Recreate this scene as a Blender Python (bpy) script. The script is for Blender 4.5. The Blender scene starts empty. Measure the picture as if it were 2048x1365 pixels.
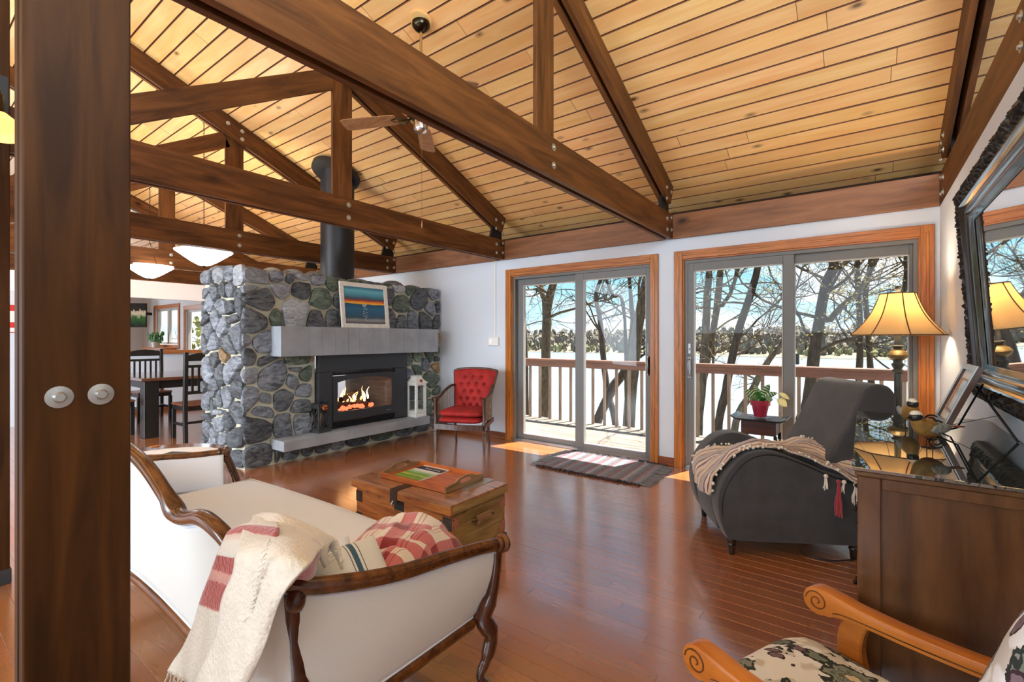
import bpy, bmesh, math, random
import numpy as np
from mathutils import Vector, Matrix, noise
random.seed(7)
S = bpy.context.scene
COL = S.collection
# ---------------------------------------------------------------- camera, sky, sun, exposure
CAMH = 1.27; YAW = 0.6388; FPX = 947.0
cd = bpy.data.cameras.new('camera'); cam = bpy.data.objects.new('camera', cd); COL.objects.link(cam)
cam.location = (0, 0, CAMH); cam.rotation_euler = (math.pi/2, 0, YAW)
cd.lens = FPX/2048*36; cd.sensor_width = 36; cd.shift_y = -5.5/2048; cd.clip_start = .02; cd.clip_end = 2000
S.camera = cam
vs = S.view_settings
S.display_settings.display_device = 'sRGB'
vs.view_transform = 'Standard'; vs.look = 'None'; vs.gamma = 1; vs.exposure = 1.20; vs.use_curve_mapping = False

W = bpy.data.worlds.new('sky'); S.world = W; W.use_nodes = True
nt = W.node_tree; nt.nodes.clear()
def N(t, k, **kw):
    n = t.nodes.new(k)
    for a, b in kw.items(): setattr(n, a, b)
    return n
out = N(nt, 'ShaderNodeOutputWorld'); bg = N(nt, 'ShaderNodeBackground')
tc = N(nt, 'ShaderNodeTexCoord'); sp = N(nt, 'ShaderNodeSeparateXYZ')
rp = N(nt, 'ShaderNodeValToRGB')
nt.links.new(tc.outputs['Generated'], sp.inputs[0]); nt.links.new(sp.outputs['Z'], rp.inputs[0])
e = rp.color_ramp.elements
e[0].position = 0.0; e[0].color = (.62, .74, .80, 1); e[1].position = .5; e[1].color = (.10, .30, .52, 1)
x = e.new(.05); x.color = (.40, .64, .72, 1); x = e.new(.16); x.color = (.18, .46, .58, 1)
mp = N(nt, 'ShaderNodeMapping'); mp.inputs['Scale'].default_value = (1.6, 1.6, 5.5)
nz = N(nt, 'ShaderNodeTexNoise'); nz.inputs['Scale'].default_value = 2.2; nz.inputs['Detail'].default_value = 7
cr = N(nt, 'ShaderNodeValToRGB'); cr.color_ramp.elements[0].position = .50; cr.color_ramp.elements[1].position = .66
mx = N(nt, 'ShaderNodeMixRGB'); mx.inputs[2].default_value = (.95, .97, 1, 1)
nt.links.new(tc.outputs['Generated'], mp.inputs[0]); nt.links.new(mp.outputs[0], nz.inputs['Vector'])
nt.links.new(nz.outputs['Fac'], cr.inputs[0]); nt.links.new(cr.outputs[0], mx.inputs[0]); nt.links.new(rp.outputs[0], mx.inputs[1])
nt.links.new(mx.outputs[0], bg.inputs[0]); nt.links.new(bg.outputs[0], out.inputs[0]); bg.inputs[1].default_value = .76

def lamp(name, kind, energy, loc=(0,0,0), color=(1,1,1), direction=None, **kw):
    l = bpy.data.lights.new(name, kind); l.energy = energy; l.color = color
    for a, b in kw.items(): setattr(l, a, b)
    o = bpy.data.objects.new(name, l); COL.objects.link(o); o.location = loc
    if direction is not None: o.rotation_euler = Vector(direction).to_track_quat('-Z', 'Y').to_euler()
    return o
lamp('sun', 'SUN', 10.0, (0, 30, 40), (1, .96, .88), (-.33, -1, -3.0), angle=math.radians(.6))
# added fill lights behind the camera, far end and gable; no windows modelled there
FILL_COL = (.74, .88, 1)
lamp('rear_fill_light', 'AREA', 108, (-2.3, -3.9, 2.05), FILL_COL, (0, 1, -.28), shape='RECTANGLE', size=5.6, size_y=1.7)
lamp('rear_fill_light', 'AREA', 330, (-6.4, -3.9, 1.7), FILL_COL, (-.7, 1, -.25), shape='RECTANGLE', size=4.6, size_y=2.5)
lamp('end_fill_light', 'AREA', 90, (-16.6, .5, 1.6), FILL_COL, (1, 0, -.25), shape='RECTANGLE', size=6.0, size_y=2.4)
lamp('gable_fill_light', 'AREA', 200, (1.62, .8, 2.85), FILL_COL, (-1, .35, .05), shape='RECTANGLE', size=4.5, size_y=1.5)

# ---------------------------------------------------------------- helpers
def lin(r, g, b):
    f = lambda c: (c/255/12.92) if c/255 <= .04045 else ((c/255+.055)/1.055)**2.4
    return (f(r), f(g), f(b), 1)
FR = {}                                              # object name -> its world matrix
def tag(o, label=None, cat=None, group=None, kind=None):
    if label: o['label'] = label
    if cat: o['category'] = cat
    if group: o['group'] = group
    if kind: o['kind'] = kind
    return o
def thing(name, label, cat, loc=(0,0,0), rz=0.0, group=None, kind=None):
    o = bpy.data.objects.new(name, None); COL.objects.link(o); o.empty_display_size = .1
    o.location = loc; o.rotation_euler = (0, 0, rz)
    FR[o.name] = Matrix.Translation(Vector(loc)) @ Matrix.Rotation(rz, 4, 'Z')
    return tag(o, label, cat, group, kind)
def link(name, me, mat=None, parent=None, L=None):
    o = bpy.data.objects.new(name, me); COL.objects.link(o)
    if mat is not None and not me.materials: me.materials.append(mat)
    M = FR[parent.name] if parent else Matrix.Identity(4)
    if parent: o.parent = parent
    if L is not None: o.matrix_local = L; M = M @ L
    FR[o.name] = M
    return o
class MB:
    def __init__(s): s.v = []; s.f = []; s.uv = {}
    def add(s, vs, fs):
        n = len(s.v); s.v += [tuple(v) for v in vs]; s.f += [tuple(i+n for i in f) for f in fs]; return s
    def b2(s, x0, x1, y0, y1, z0, z1):
        return s.add([(x0,y0,z0),(x1,y0,z0),(x1,y1,z0),(x0,y1,z0),(x0,y0,z1),(x1,y0,z1),(x1,y1,z1),(x0,y1,z1)],
                     [(0,3,2,1),(4,5,6,7),(0,1,5,4),(1,2,6,5),(2,3,7,6),(3,0,4,7)])
    def box(s, c, d, M=None):
        n = len(s.v); s.b2(-d[0]/2, d[0]/2, -d[1]/2, d[1]/2, -d[2]/2, d[2]/2)
        for i in range(n, len(s.v)):
            v = Vector(s.v[i]); v = (M @ v) if M is not None else v
            s.v[i] = tuple(v + Vector(c))
        return s
    def bar(s, p0, p1, w, h, up=(0,0,1)):
        p0, p1 = Vector(p0), Vector(p1); d = p1-p0; L = d.length; d.normalize()
        u = Vector(up); y = u.cross(d)
        if y.length < 1e-4: y = Vector((0,1,0)).cross(d)
        y.normalize(); z = d.cross(y)
        return s.box((p0+p1)/2, (L, w, h), Matrix((d, y, z)).transposed())
    def tube(s, pts, r, n=8, cap=True, flat=1.0):
        P = [Vector(p) for p in pts]; m = len(P)
        R = r if isinstance(r, (list, tuple)) else [r]*m
        base = len(s.v); prev = None
        for i in range(m):
            t = (P[min(i+1, m-1)]-P[max(i-1, 0)])
            if t.length < 1e-9: t = Vector((0,0,1))
            t.normalize()
            if prev is None:
                a = Vector((0,0,1)) if abs(t.z) < .9 else Vector((1,0,0))
                u = a.cross(t).normalized()
            else: u = (prev - t*prev.dot(t)).normalized()
            prev = u; w = t.cross(u)
            for k in range(n):
                a = 2*math.pi*k/n
                s.v.append(tuple(P[i] + u*math.cos(a)*R[i] + w*math.sin(a)*R[i]*flat))
        for i in range(m-1):
            for k in range(n):
                a = base+i*n+k; b = base+i*n+(k+1) % n
                s.f.append((a, b, b+n, a+n))
        if cap:
            s.f.append(tuple(base+k for k in reversed(range(n)))); s.f.append(tuple(base+(m-1)*n+k for k in range(n)))
        return s
    def lathe(s, prof, n=20, loc=(0,0,0), M=None, sx=1, sy=1, cap=True):
        base = len(s.v)
        for r, z in prof:
            for k in range(n):
                a = 2*math.pi*k/n; v = Vector((r*math.cos(a)*sx, r*math.sin(a)*sy, z))
                if M is not None: v = M @ v
                s.v.append(tuple(v+Vector(loc)))
        for i in range(len(prof)-1):
            for k in range(n):
                a = base+i*n+k; b = base+i*n+(k+1) % n
                s.f.append((a, b, b+n, a+n))
        if cap: s.f.append(tuple(base+k for k in reversed(range(n)))); s.f.append(tuple(base+(len(prof)-1)*n+k for k in range(n)))
        return s
    def prism(s, poly, a, b, plane='xy'):
        f = {'xy': lambda p, h: (p[0], p[1], h), 'xz': lambda p, h: (p[0], h, p[1]), 'yz': lambda p, h: (h, p[0], p[1])}[plane]
        n = len(poly); vs = [f(p, a) for p in poly]+[f(p, b) for p in poly]
        fs = [tuple(range(n))[::-1], tuple(range(n, 2*n))]+[(i, (i+1) % n, n+(i+1) % n, n+i) for i in range(n)]
        return s.add(vs, fs)
    def ball(s, c, r, n=12, m=8, M=None):
        if not isinstance(r, (tuple, list)): r = (r, r, r)
        base = len(s.v)
        for i in range(1, m):
            th = math.pi*i/m
            for k in range(n):
                a = 2*math.pi*k/n
                v = Vector((r[0]*math.sin(th)*math.cos(a), r[1]*math.sin(th)*math.sin(a), r[2]*math.cos(th)))
                if M is not None: v = M @ v
                s.v.append(tuple(v+Vector(c)))
        for q in (1, -1):
            v = Vector((0, 0, q*r[2])); v = (M @ v) if M is not None else v
            s.v.append(tuple(v+Vector(c)))
        T = base+(m-1)*n; B = T+1
        for i in range(m-2):
            for k in range(n):
                a = base+i*n+k; b = base+i*n+(k+1) % n; s.f.append((a, a+n, b+n, b))
        for k in range(n):
            s.f.append((T, base+k, base+(k+1) % n)); s.f.append((B, base+(m-2)*n+(k+1) % n, base+(m-2)*n+k))
        return s
    def grid(s, fn, nu, nv, uv=True):
        base = len(s.v)
        for i in range(nu+1):
            for j in range(nv+1):
                s.v.append(tuple(fn(i/nu, j/nv)))
                if uv: s.uv[base+i*(nv+1)+j] = (i/nu, j/nv)
        for i in range(nu):
            for j in range(nv):
                a = base+i*(nv+1)+j; s.f.append((a, a+nv+1, a+nv+2, a+1))
        return s
    def mesh(s, name, mat=None, smooth=0, bevel=0, M=None, seg=1):
        me = bpy.data.meshes.new(name)
        V = [tuple(M @ Vector(v)) for v in s.v] if M is not None else s.v
        me.from_pydata(V, [], s.f)
        if s.uv:
            l = me.uv_layers.new(name='UVMap')
            for lp in me.loops: l.data[lp.index].uv = s.uv.get(lp.vertex_index, (0, 0))
        if bevel or not s.uv:
            bm = bmesh.new(); bm.from_mesh(me)
            bmesh.ops.recalc_face_normals(bm, faces=bm.faces)
            if bevel:
                es = [e for e in bm.edges if len(e.link_faces) == 2 and e.calc_face_angle(0) > .6]
                bmesh.ops.bevel(bm, geom=es, offset=bevel, segments=seg, affect='EDGES', profile=.6, clamp_overlap=True)
            bm.to_mesh(me); bm.free()
        if smooth:
            me.polygons.foreach_set('use_smooth', [True]*len(me.polygons))
            me.set_sharp_from_angle(angle=math.radians(smooth if smooth > 1 else 40))
        if mat is not None: me.materials.append(mat)
        me.update()
        return me
    def build(s, name, mat, parent=None, smooth=0, bevel=0, world=False, seg=1, thick=0, sub=0, kind=None, label=None):
        M = FR[parent.name].inverted() if (world and parent) else None
        o = link(name, s.mesh(name, mat, smooth, bevel, M, seg), None, parent)
        if sub:
            m = o.modifiers.new('sub', 'SUBSURF'); m.levels = sub; m.render_levels = sub
        if thick:
            m = o.modifiers.new('thick', 'SOLIDIFY'); m.thickness = thick; m.offset = 0
        if kind: o['kind'] = kind
        if label: o['label'] = label
        return o
def plank(name, p0, p1, w, h, mat, parent=None, bevel=.003, up=(0,0,1), ends=None):
    """A board with its own local X along p0-p1 (world coords); w = sideways, h = along up."""
    p0, p1 = Vector(p0), Vector(p1); d = p1-p0; L = d.length; d.normalize()
    y = Vector(up).cross(d)
    if y.length < 1e-4: y = Vector((0,1,0)).cross(d)
    y.normalize(); z = d.cross(y)
    Mw = Matrix.Translation((p0+p1)/2) @ Matrix((d, y, z)).transposed().to_4x4()
    mb = MB(); mb.b2(-L/2, L/2, -w/2, w/2, -h/2, h/2)
    M = FR[parent.name].inverted() @ Mw if parent else Mw
    return link(name, mb.mesh(name, mat, bevel=bevel), None, parent, M)
def kids(o): return [c for c in bpy.data.objects if c.parent == o]
def copy_tree(o, loc=None, rz=None, label=None, parent=None):
    c = o.copy(); COL.objects.link(c)
    if parent: c.parent = parent
    if loc is not None: c.location = loc
    if rz is not None: c.rotation_euler = (0, 0, rz)
    if label: c['label'] = label
    if parent is None: FR[c.name] = Matrix.Translation(c.location) @ Matrix.Rotation(c.rotation_euler.z, 4, 'Z')
    for ch in kids(o): copy_tree(ch, parent=c)
    return c
def catmull(P, n):
    P = [Vector(p) for p in P]; o = []
    for i in range(len(P)-1):
        a = P[max(i-1, 0)]; b = P[i]; c = P[i+1]; d = P[min(i+2, len(P)-1)]
        for k in range(n):
            t = k/n
            o.append(.5*((2*b)+(c-a)*t+(2*a-5*b+4*c-d)*t*t+(3*b-a-3*c+d)*t**3))
    o.append(P[-1]); return o
def sheet(rows, n=6):
    """catmull-rom surface through a grid of control points; returns list of rows"""
    R = [catmull(r, n) for r in rows]; m = len(R[0])
    cols = [catmull([r[j] for r in R], n) for j in range(m)]
    return [[cols[j][i] for j in range(m)] for i in range(len(cols[0]))]
def sheet_mb(rows, n=6, wob=0, ws=8, seed=0):
    G = sheet(rows, n); nu = len(G)-1; nv = len(G[0])-1; mb = MB()
    def fn(u, v):
        p = G[round(u*nu)][round(v*nv)].copy()
        if wob: p += noise.noise_vector(p*ws+Vector((seed, 0, 0)))*wob
        return p
    return mb.grid(fn, nu, nv)
def ray(x, y):
    F = Vector((-math.sin(YAW), math.cos(YAW), 0)); R = Vector((math.cos(YAW), math.sin(YAW), 0))
    return F + R*((x-1024)/FPX) - Vector((0, 0, 1))*((y-677)/FPX)
CP = Vector((0, 0, CAMH))
def on_y(x, y, Y): d = ray(x, y); return CP + d*(Y/d.y)
def on_z(x, y, Z): d = ray(x, y); return CP + d*((Z-CAMH)/d.z)

# ---------------------------------------------------------------- materials
MT = {}
def mat(name, base=(.5,.5,.5,1), rough=.5, metal=0, coat=0, spec=.5, sheen=0, emit=None, es=0, bump=0, bscale=40, var=0, vscale=6, coord='Object', trans=0):
    m = bpy.data.materials.new(name); m.use_nodes = True; t = m.node_tree; p = t.nodes['Principled BSDF']
    p.inputs['Base Color'].default_value = base; p.inputs['Roughness'].default_value = rough; p.inputs['Metallic'].default_value = metal
    p.inputs['Coat Weight'].default_value = coat; p.inputs['Specular IOR Level'].default_value = spec; p.inputs['Sheen Weight'].default_value = sheen
    if coat: p.inputs['Coat Roughness'].default_value = .08
    if trans: p.inputs['Transmission Weight'].default_value = trans
    if emit: p.inputs['Emission Color'].default_value = emit; p.inputs['Emission Strength'].default_value = es
    c = N(t, 'ShaderNodeTexCoord')
    if var:
        n = N(t, 'ShaderNodeTexNoise'); n.inputs['Scale'].default_value = vscale; n.inputs['Detail'].default_value = 5
        t.links.new(c.outputs[coord], n.inputs['Vector'])
        x = N(t, 'ShaderNodeMixRGB'); x.blend_type = 'MIX'
        x.inputs[1].default_value = tuple(min(1, q*(1-var)) for q in base[:3])+(1,); x.inputs[2].default_value = tuple(min(1, q*(1+var)) for q in base[:3])+(1,)
        r = N(t, 'ShaderNodeValToRGB'); r.color_ramp.elements[0].position = .35; r.color_ramp.elements[1].position = .65
        t.links.new(n.outputs['Fac'], r.inputs[0]); t.links.new(r.outputs[0], x.inputs[0]); t.links.new(x.outputs[0], p.inputs['Base Color'])
    if bump:
        n = N(t, 'ShaderNodeTexNoise'); n.inputs['Scale'].default_value = bscale; n.inputs['Detail'].default_value = 4
        t.links.new(c.outputs[coord], n.inputs['Vector'])
        b = N(t, 'ShaderNodeBump'); b.inputs['Strength'].default_value = bump; b.inputs['Distance'].default_value = .01
        t.links.new(n.outputs['Fac'], b.inputs['Height']); t.links.new(b.outputs[0], p.inputs['Normal'])
    MT[name] = m; return m
def wood(name, light, dark, rough=.45, scale=1.0, stretch=12, var=.12, knots=0, coat=0, spec=.5, contrast=(.35, .7), axis='X', island=False, knotcol=(.10, .06, .03, 1), hue=0):
    m = bpy.data.materials.new(name); m.use_nodes = True; t = m.node_tree; p = t.nodes['Principled BSDF']; L = t.links.new
    p.inputs['Roughness'].default_value = rough; p.inputs['Coat Weight'].default_value = coat; p.inputs['Coat Roughness'].default_value = .12; p.inputs['Specular IOR Level'].default_value = spec
    c = N(t, 'ShaderNodeTexCoord'); oi = N(t, 'ShaderNodeObjectInfo'); g = N(t, 'ShaderNodeNewGeometry')
    rnd = N(t, 'ShaderNodeMath', operation='ADD')
    if island:
        L(g.outputs['Random Per Island'], rnd.inputs[0])
        fr = N(t, 'ShaderNodeMath', operation='FRACT'); L(oi.outputs['Random'], rnd.inputs[1]); L(rnd.outputs[0], fr.inputs[0]); R = fr.outputs[0]
    else:
        rnd.inputs[1].default_value = 0; L(oi.outputs['Random'], rnd.inputs[0]); R = rnd.outputs[0]
    off = N(t, 'ShaderNodeVectorMath', operation='MULTIPLY'); off.inputs[1].default_value = (37, 53, 71)
    cx = N(t, 'ShaderNodeCombineXYZ')
    for i in range(3): L(R, cx.inputs[i])
    L(cx.outputs[0], off.inputs[0])
    ad = N(t, 'ShaderNodeVectorMath', operation='ADD'); L(c.outputs['Object'], ad.inputs[0]); L(off.outputs[0], ad.inputs[1])
    mpn = N(t, 'ShaderNodeMapping'); sc = [stretch*scale]*3; sc['XYZ'.index(axis)] = scale; mpn.inputs['Scale'].default_value = sc
    L(ad.outputs[0], mpn.inputs[0])
    n1 = N(t, 'ShaderNodeTexNoise'); n1.inputs['Scale'].default_value = 2.2; n1.inputs['Detail'].default_value = 8; n1.inputs['Distortion'].default_value = .6; n1.inputs['Roughness'].default_value = .6
    L(mpn.outputs[0], n1.inputs['Vector'])
    r1 = N(t, 'ShaderNodeValToRGB'); r1.color_ramp.elements[0].position = contrast[0]; r1.color_ramp.elements[1].position = contrast[1]
    r1.color_ramp.elements[0].color = dark; r1.color_ramp.elements[1].color = light
    L(n1.outputs['Fac'], r1.inputs[0])
    hs = N(t, 'ShaderNodeHueSaturation'); L(r1.outputs[0], hs.inputs['Color'])
    mr = N(t, 'ShaderNodeMapRange'); mr.inputs['To Min'].default_value = 1-var; mr.inputs['To Max'].default_value = 1+var; L(R, mr.inputs[0]); L(mr.outputs[0], hs.inputs['Value'])
    if hue:
        m2 = N(t, 'ShaderNodeMath', operation='MULTIPLY'); m2.inputs[1].default_value = 7.13; L(R, m2.inputs[0]); f2 = N(t, 'ShaderNodeMath', operation='FRACT'); L(m2.outputs[0], f2.inputs[0])
        m3 = N(t, 'ShaderNodeMapRange'); m3.inputs['To Min'].default_value = .5-hue; m3.inputs['To Max'].default_value = .5+hue; L(f2.outputs[0], m3.inputs[0]); L(m3.outputs[0], hs.inputs['Hue'])
    last = hs.outputs[0]
    if knots:
        mk = N(t, 'ShaderNodeMapping'); ks = [knots*1.9]*3; ks['XYZ'.index(axis)] = knots; mk.inputs['Scale'].default_value = ks; L(ad.outputs[0], mk.inputs[0])
        vo = N(t, 'ShaderNodeTexVoronoi'); vo.inputs['Scale'].default_value = 1; L(mk.outputs[0], vo.inputs['Vector'])
        kr = N(t, 'ShaderNodeValToRGB'); ke = kr.color_ramp.elements; ke[0].position = .045; ke[0].color = (1,1,1,1); ke[1].position = .15; ke[1].color = (0,0,0,1)
        q = ke.new(.07); q.color = (.6,.6,.6,1)
        L(vo.outputs['Distance'], kr.inputs[0])
        mk2 = N(t, 'ShaderNodeMixRGB'); L(kr.outputs[0], mk2.inputs[0]); L(last, mk2.inputs[1]); mk2.inputs[2].default_value = knotcol; last = mk2.outputs[0]
    L(last, p.inputs['Base Color'])
    b = N(t, 'ShaderNodeBump'); b.inputs['Strength'].default_value = .02 if coat >= 1 else .12; b.inputs['Distance'].default_value = .003
    L(n1.outputs['Fac'], b.inputs['Height']); L(b.outputs[0], p.inputs['Normal'])
    MT[name] = m; return m
def ramp_mat(name, stops, axis=0, scale=1.0, noise_amt=.05, nscale=8, rough=.8, coord='UV', sheen=0, constant=False, bump=0, bscale=60, warpscale=(1,1,1)):
    """colour bands along one coordinate (flat printed / woven pattern)"""
    m = bpy.data.materials.new(name); m.use_nodes = True; t = m.node_tree; p = t.nodes['Principled BSDF']; L = t.links.new
    p.inputs['Roughness'].default_value = rough; p.inputs['Sheen Weight'].default_value = sheen
    c = N(t, 'ShaderNodeTexCoord'); s = N(t, 'ShaderNodeSeparateXYZ'); L(c.outputs[coord], s.inputs[0])
    mp = N(t, 'ShaderNodeMapping'); mp.inputs['Scale'].default_value = warpscale; L(c.outputs[coord], mp.inputs[0])
    n = N(t, 'ShaderNodeTexNoise'); n.inputs['Scale'].default_value = nscale; n.inputs['Detail'].default_value = 5; L(mp.outputs[0], n.inputs['Vector'])
    a = N(t, 'ShaderNodeMath', operation='SUBTRACT'); L(n.outputs['Fac'], a.inputs[0]); a.inputs[1].default_value = .5
    b = N(t, 'ShaderNodeMath', operation='MULTIPLY'); L(a.outputs[0], b.inputs[0]); b.inputs[1].default_value = noise_amt
    d = N(t, 'ShaderNodeMath', operation='MULTIPLY_ADD'); L(s.outputs[axis], d.inputs[0]); d.inputs[1].default_value = scale; L(b.outputs[0], d.inputs[2])
    if scale != 1.0:
        fr = N(t, 'ShaderNodeMath', operation='FRACT'); L(d.outputs[0], fr.inputs[0]); o = fr.outputs[0]
    else: o = d.outputs[0]
    r = N(t, 'ShaderNodeValToRGB'); L(o, r.inputs[0])
    if constant: r.color_ramp.interpolation = 'CONSTANT'
    e = r.color_ramp.elements
    while len(e) > 1: e.remove(e[0])
    e[0].position = stops[0][0]; e[0].color = stops[0][1]
    for q, cc in stops[1:]: z = e.new(q); z.color = cc
    L(r.outputs[0], p.inputs['Base Color'])
    if bump:
        bn = N(t, 'ShaderNodeTexNoise'); bn.inputs['Scale'].default_value = bscale; L(c.outputs['Object'], bn.inputs['Vector'])
        bb = N(t, 'ShaderNodeBump'); bb.inputs['Strength'].default_value = bump; bb.inputs['Distance'].default_value = .01; L(bn.outputs['Fac'], bb.inputs['Height']); L(bb.outputs[0], p.inputs['Normal'])
    MT[name] = m; return m
def glass(name, tint=(1,1,1,1), refl=1.0, rough=0.0, ior=1.45):
    m = bpy.data.materials.new(name); m.use_nodes = True; t = m.node_tree; t.nodes.clear(); L = t.links.new
    o = N(t, 'ShaderNodeOutputMaterial'); tr = N(t, 'ShaderNodeBsdfTransparent'); gl = N(t, 'ShaderNodeBsdfGlossy'); mx = N(t, 'ShaderNodeMixShader'); fr = N(t, 'ShaderNodeFresnel')
    tr.inputs[0].default_value = tint; gl.inputs['Roughness'].default_value = rough; fr.inputs[0].default_value = ior
    mu = N(t, 'ShaderNodeMath', operation='MULTIPLY'); mu.inputs[1].default_value = refl; ge = N(t, 'ShaderNodeNewGeometry'); inv = N(t, 'ShaderNodeMath', operation='SUBTRACT'); inv.inputs[0].default_value = 1; L(ge.outputs['Backfacing'], inv.inputs[1])
    m2 = N(t, 'ShaderNodeMath', operation='MULTIPLY'); L(fr.outputs[0], m2.inputs[0]); L(inv.outputs[0], m2.inputs[1]); L(m2.outputs[0], mu.inputs[0])
    L(mu.outputs[0], mx.inputs[0]); L(tr.outputs[0], mx.inputs[1]); L(gl.outputs[0], mx.inputs[2]); L(mx.outputs[0], o.inputs[0])
    MT[name] = m; return m

wood('beam', lin(118, 72, 34), lin(70, 40, 17), spec=.22, rough=.5, scale=.8, stretch=9, var=.12, knots=1.6, knotcol=lin(40, 20, 10))
wood('beam_red', lin(152, 102, 66), lin(112, 72, 44), rough=.5, scale=.8, stretch=9, var=.08, knots=1.6, knotcol=lin(60, 30, 18))
wood('post_dark', lin(104, 60, 28), lin(58, 32, 14), rough=.45, scale=.7, stretch=11, var=.05, knots=1.1, knotcol=lin(34, 18, 10))
wood('pine_ceiling', lin(242, 200, 136), lin(232, 174, 104), rough=.42, scale=.7, stretch=9, var=.07, knots=2.6, island=True, hue=.006, knotcol=lin(96, 64, 38))
wood('oak_floor', lin(188, 118, 62), lin(158, 92, 44), rough=.26, scale=.8, stretch=9, contrast=(.2, .85), var=.13, coat=1.0, island=True, hue=.006, spec=.9)
wood('oak_trim', lin(196, 122, 56), lin(148, 84, 32), rough=.35, scale=1.6, stretch=16, var=.05)
wood('oak_trim_v', lin(198, 122, 48), lin(148, 84, 26), rough=.35, scale=1.6, stretch=16, var=.05, axis='Z')
wood('baseboard_wood', lin(150, 82, 40), lin(104, 52, 24), rough=.4, scale=1, stretch=12)
wood('walnut_z', lin(104, 54, 26), lin(48, 22, 10), rough=.22, scale=2, stretch=6, axis='Z', coat=.4)
wood('walnut', lin(126, 74, 34), lin(58, 28, 12), rough=.22, scale=2, stretch=5, coat=.4)
wood('cedar', lin(206, 132, 58), lin(128, 58, 22), rough=.45, scale=1.5, stretch=7, knots=4.5, contrast=(.3, .62), knotcol=lin(70, 22, 12), var=.12, coat=.1)
wood('cedar_top', lin(188, 134, 88), lin(140, 88, 50), rough=.25, scale=1.5, stretch=7, knots=4, knotcol=lin(90, 50, 40), coat=.4)
wood('cedar_end', lin(178, 150, 92), lin(128, 98, 52), rough=.45, scale=1.5, stretch=7, knots=4.5, axis='Y', knotcol=lin(80, 44, 22))
wood('tray_wood', lin(202, 112, 50), lin(160, 78, 32), rough=.35, scale=2, stretch=8)
wood('tray_end', lin(166, 132, 92), lin(118, 86, 52), rough=.4, scale=2, stretch=8, axis='Y')
wood('console_wood', lin(114, 76, 42), lin(76, 47, 26), rough=.32, scale=1.0, stretch=7, axis='Z', var=.03, coat=.15)
wood('chair_wood', lin(206, 128, 48), lin(172, 96, 30), rough=.3, scale=1.5, stretch=5, coat=.25)
wood('chair_wood_dark', lin(96, 62, 42), lin(48, 26, 16), rough=.35, scale=3, stretch=6, axis='Z')
wood('deck_wood', lin(128, 119, 108), lin(92, 83, 74), rough=.8, scale=1, stretch=12, var=.10, island=True)
wood('rail_wood', lin(130, 88, 66), lin(98, 62, 46), rough=.6, scale=1, stretch=12)
wood('baluster_wood', lin(150, 128, 108), lin(112, 90, 74), rough=.7, scale=1, stretch=12, axis='Z')
wood('fan_wood', lin(190, 146, 104), lin(140, 96, 62), rough=.4, scale=4, stretch=7)
wood('bark', lin(112, 100, 82), lin(68, 58, 46), rough=.95, scale=3, stretch=3, axis='Z')
wood('bark_dark', lin(84, 72, 60), lin(48, 40, 32), rough=.95, scale=3, stretch=3, axis='Z')
mat('wall_paint', lin(208, 216, 226), .75, bump=.04, bscale=180)
mat('wall_white', lin(250, 250, 249), .75)
mat('grout', lin(206, 200, 176), .95, bump=.8, bscale=45, var=.12)
mat('backing', lin(52, 28, 14), .9)
mat('subfloor', lin(60, 30, 16), .9)
def stone(name, a, b, vein=.5):
    m = bpy.data.materials.new(name); m.use_nodes = True; t = m.node_tree; p = t.nodes['Principled BSDF']; L = t.links.new
    p.inputs['Roughness'].default_value = .75
    c = N(t, 'ShaderNodeTexCoord'); oi = N(t, 'ShaderNodeObjectInfo'); sc = N(t, 'ShaderNodeVectorMath', operation='SCALE'); cb = N(t, 'ShaderNodeCombineXYZ')
    for i in range(3): L(oi.outputs['Random'], cb.inputs[i])
    L(cb.outputs[0], sc.inputs[0]); sc.inputs['Scale'].default_value = 40
    ad = N(t, 'ShaderNodeVectorMath', operation='ADD'); L(c.outputs['Object'], ad.inputs[0]); L(sc.outputs[0], ad.inputs[1])
    mp = N(t, 'ShaderNodeMapping'); mp.inputs['Scale'].default_value = (1, 1.4, 3.2); mp.inputs['Rotation'].default_value = (.7, .2, 0); L(ad.outputs[0], mp.inputs[0])
    n = N(t, 'ShaderNodeTexNoise'); n.inputs['Scale'].default_value = 7; n.inputs['Detail'].default_value = 10; n.inputs['Roughness'].default_value = .68; n.inputs['Distortion'].default_value = 1.2; L(mp.outputs[0], n.inputs['Vector'])
    r = N(t, 'ShaderNodeValToRGB'); r.color_ramp.elements[0].position = .36; r.color_ramp.elements[0].color = a; r.color_ramp.elements[1].position = .68; r.color_ramp.elements[1].color = b
    L(n.outputs['Fac'], r.inputs[0])
    hs = N(t, 'ShaderNodeHueSaturation'); mr = N(t, 'ShaderNodeMapRange'); mr.inputs['To Min'].default_value = .72; mr.inputs['To Max'].default_value = 1.3; L(oi.outputs['Random'], mr.inputs[0]); L(mr.outputs[0], hs.inputs['Value']); L(r.outputs[0], hs.inputs['Color'])
    L(hs.outputs[0], p.inputs['Base Color'])
    b2 = N(t, 'ShaderNodeBump'); b2.inputs['Strength'].default_value = .9; b2.inputs['Distance'].default_value = .012; L(n.outputs['Fac'], b2.inputs['Height']); L(b2.outputs[0], p.inputs['Normal'])
    MT[name] = m
stone('stone_d', lin(46, 49, 53), lin(126, 132, 138))
stone('stone_m', lin(74, 79, 87), lin(158, 165, 174))
stone('stone_l', lin(118, 123, 130), lin(190, 195, 200))
stone('stone_g', lin(60, 72, 64), lin(132, 148, 132))
stone('stone_t', lin(120, 96, 66), lin(178, 150, 112))
mat('slate_tile', lin(152, 158, 165), .55, var=.12, vscale=5, bump=.1)
mat('slate_slab', lin(156, 160, 164), .55, var=.16, vscale=4, bump=.15, bscale=20)
mat('steel_black', lin(58, 60, 64), .45, metal=.3)
mat('steel_dark', lin(20, 20, 22), .5)
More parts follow.
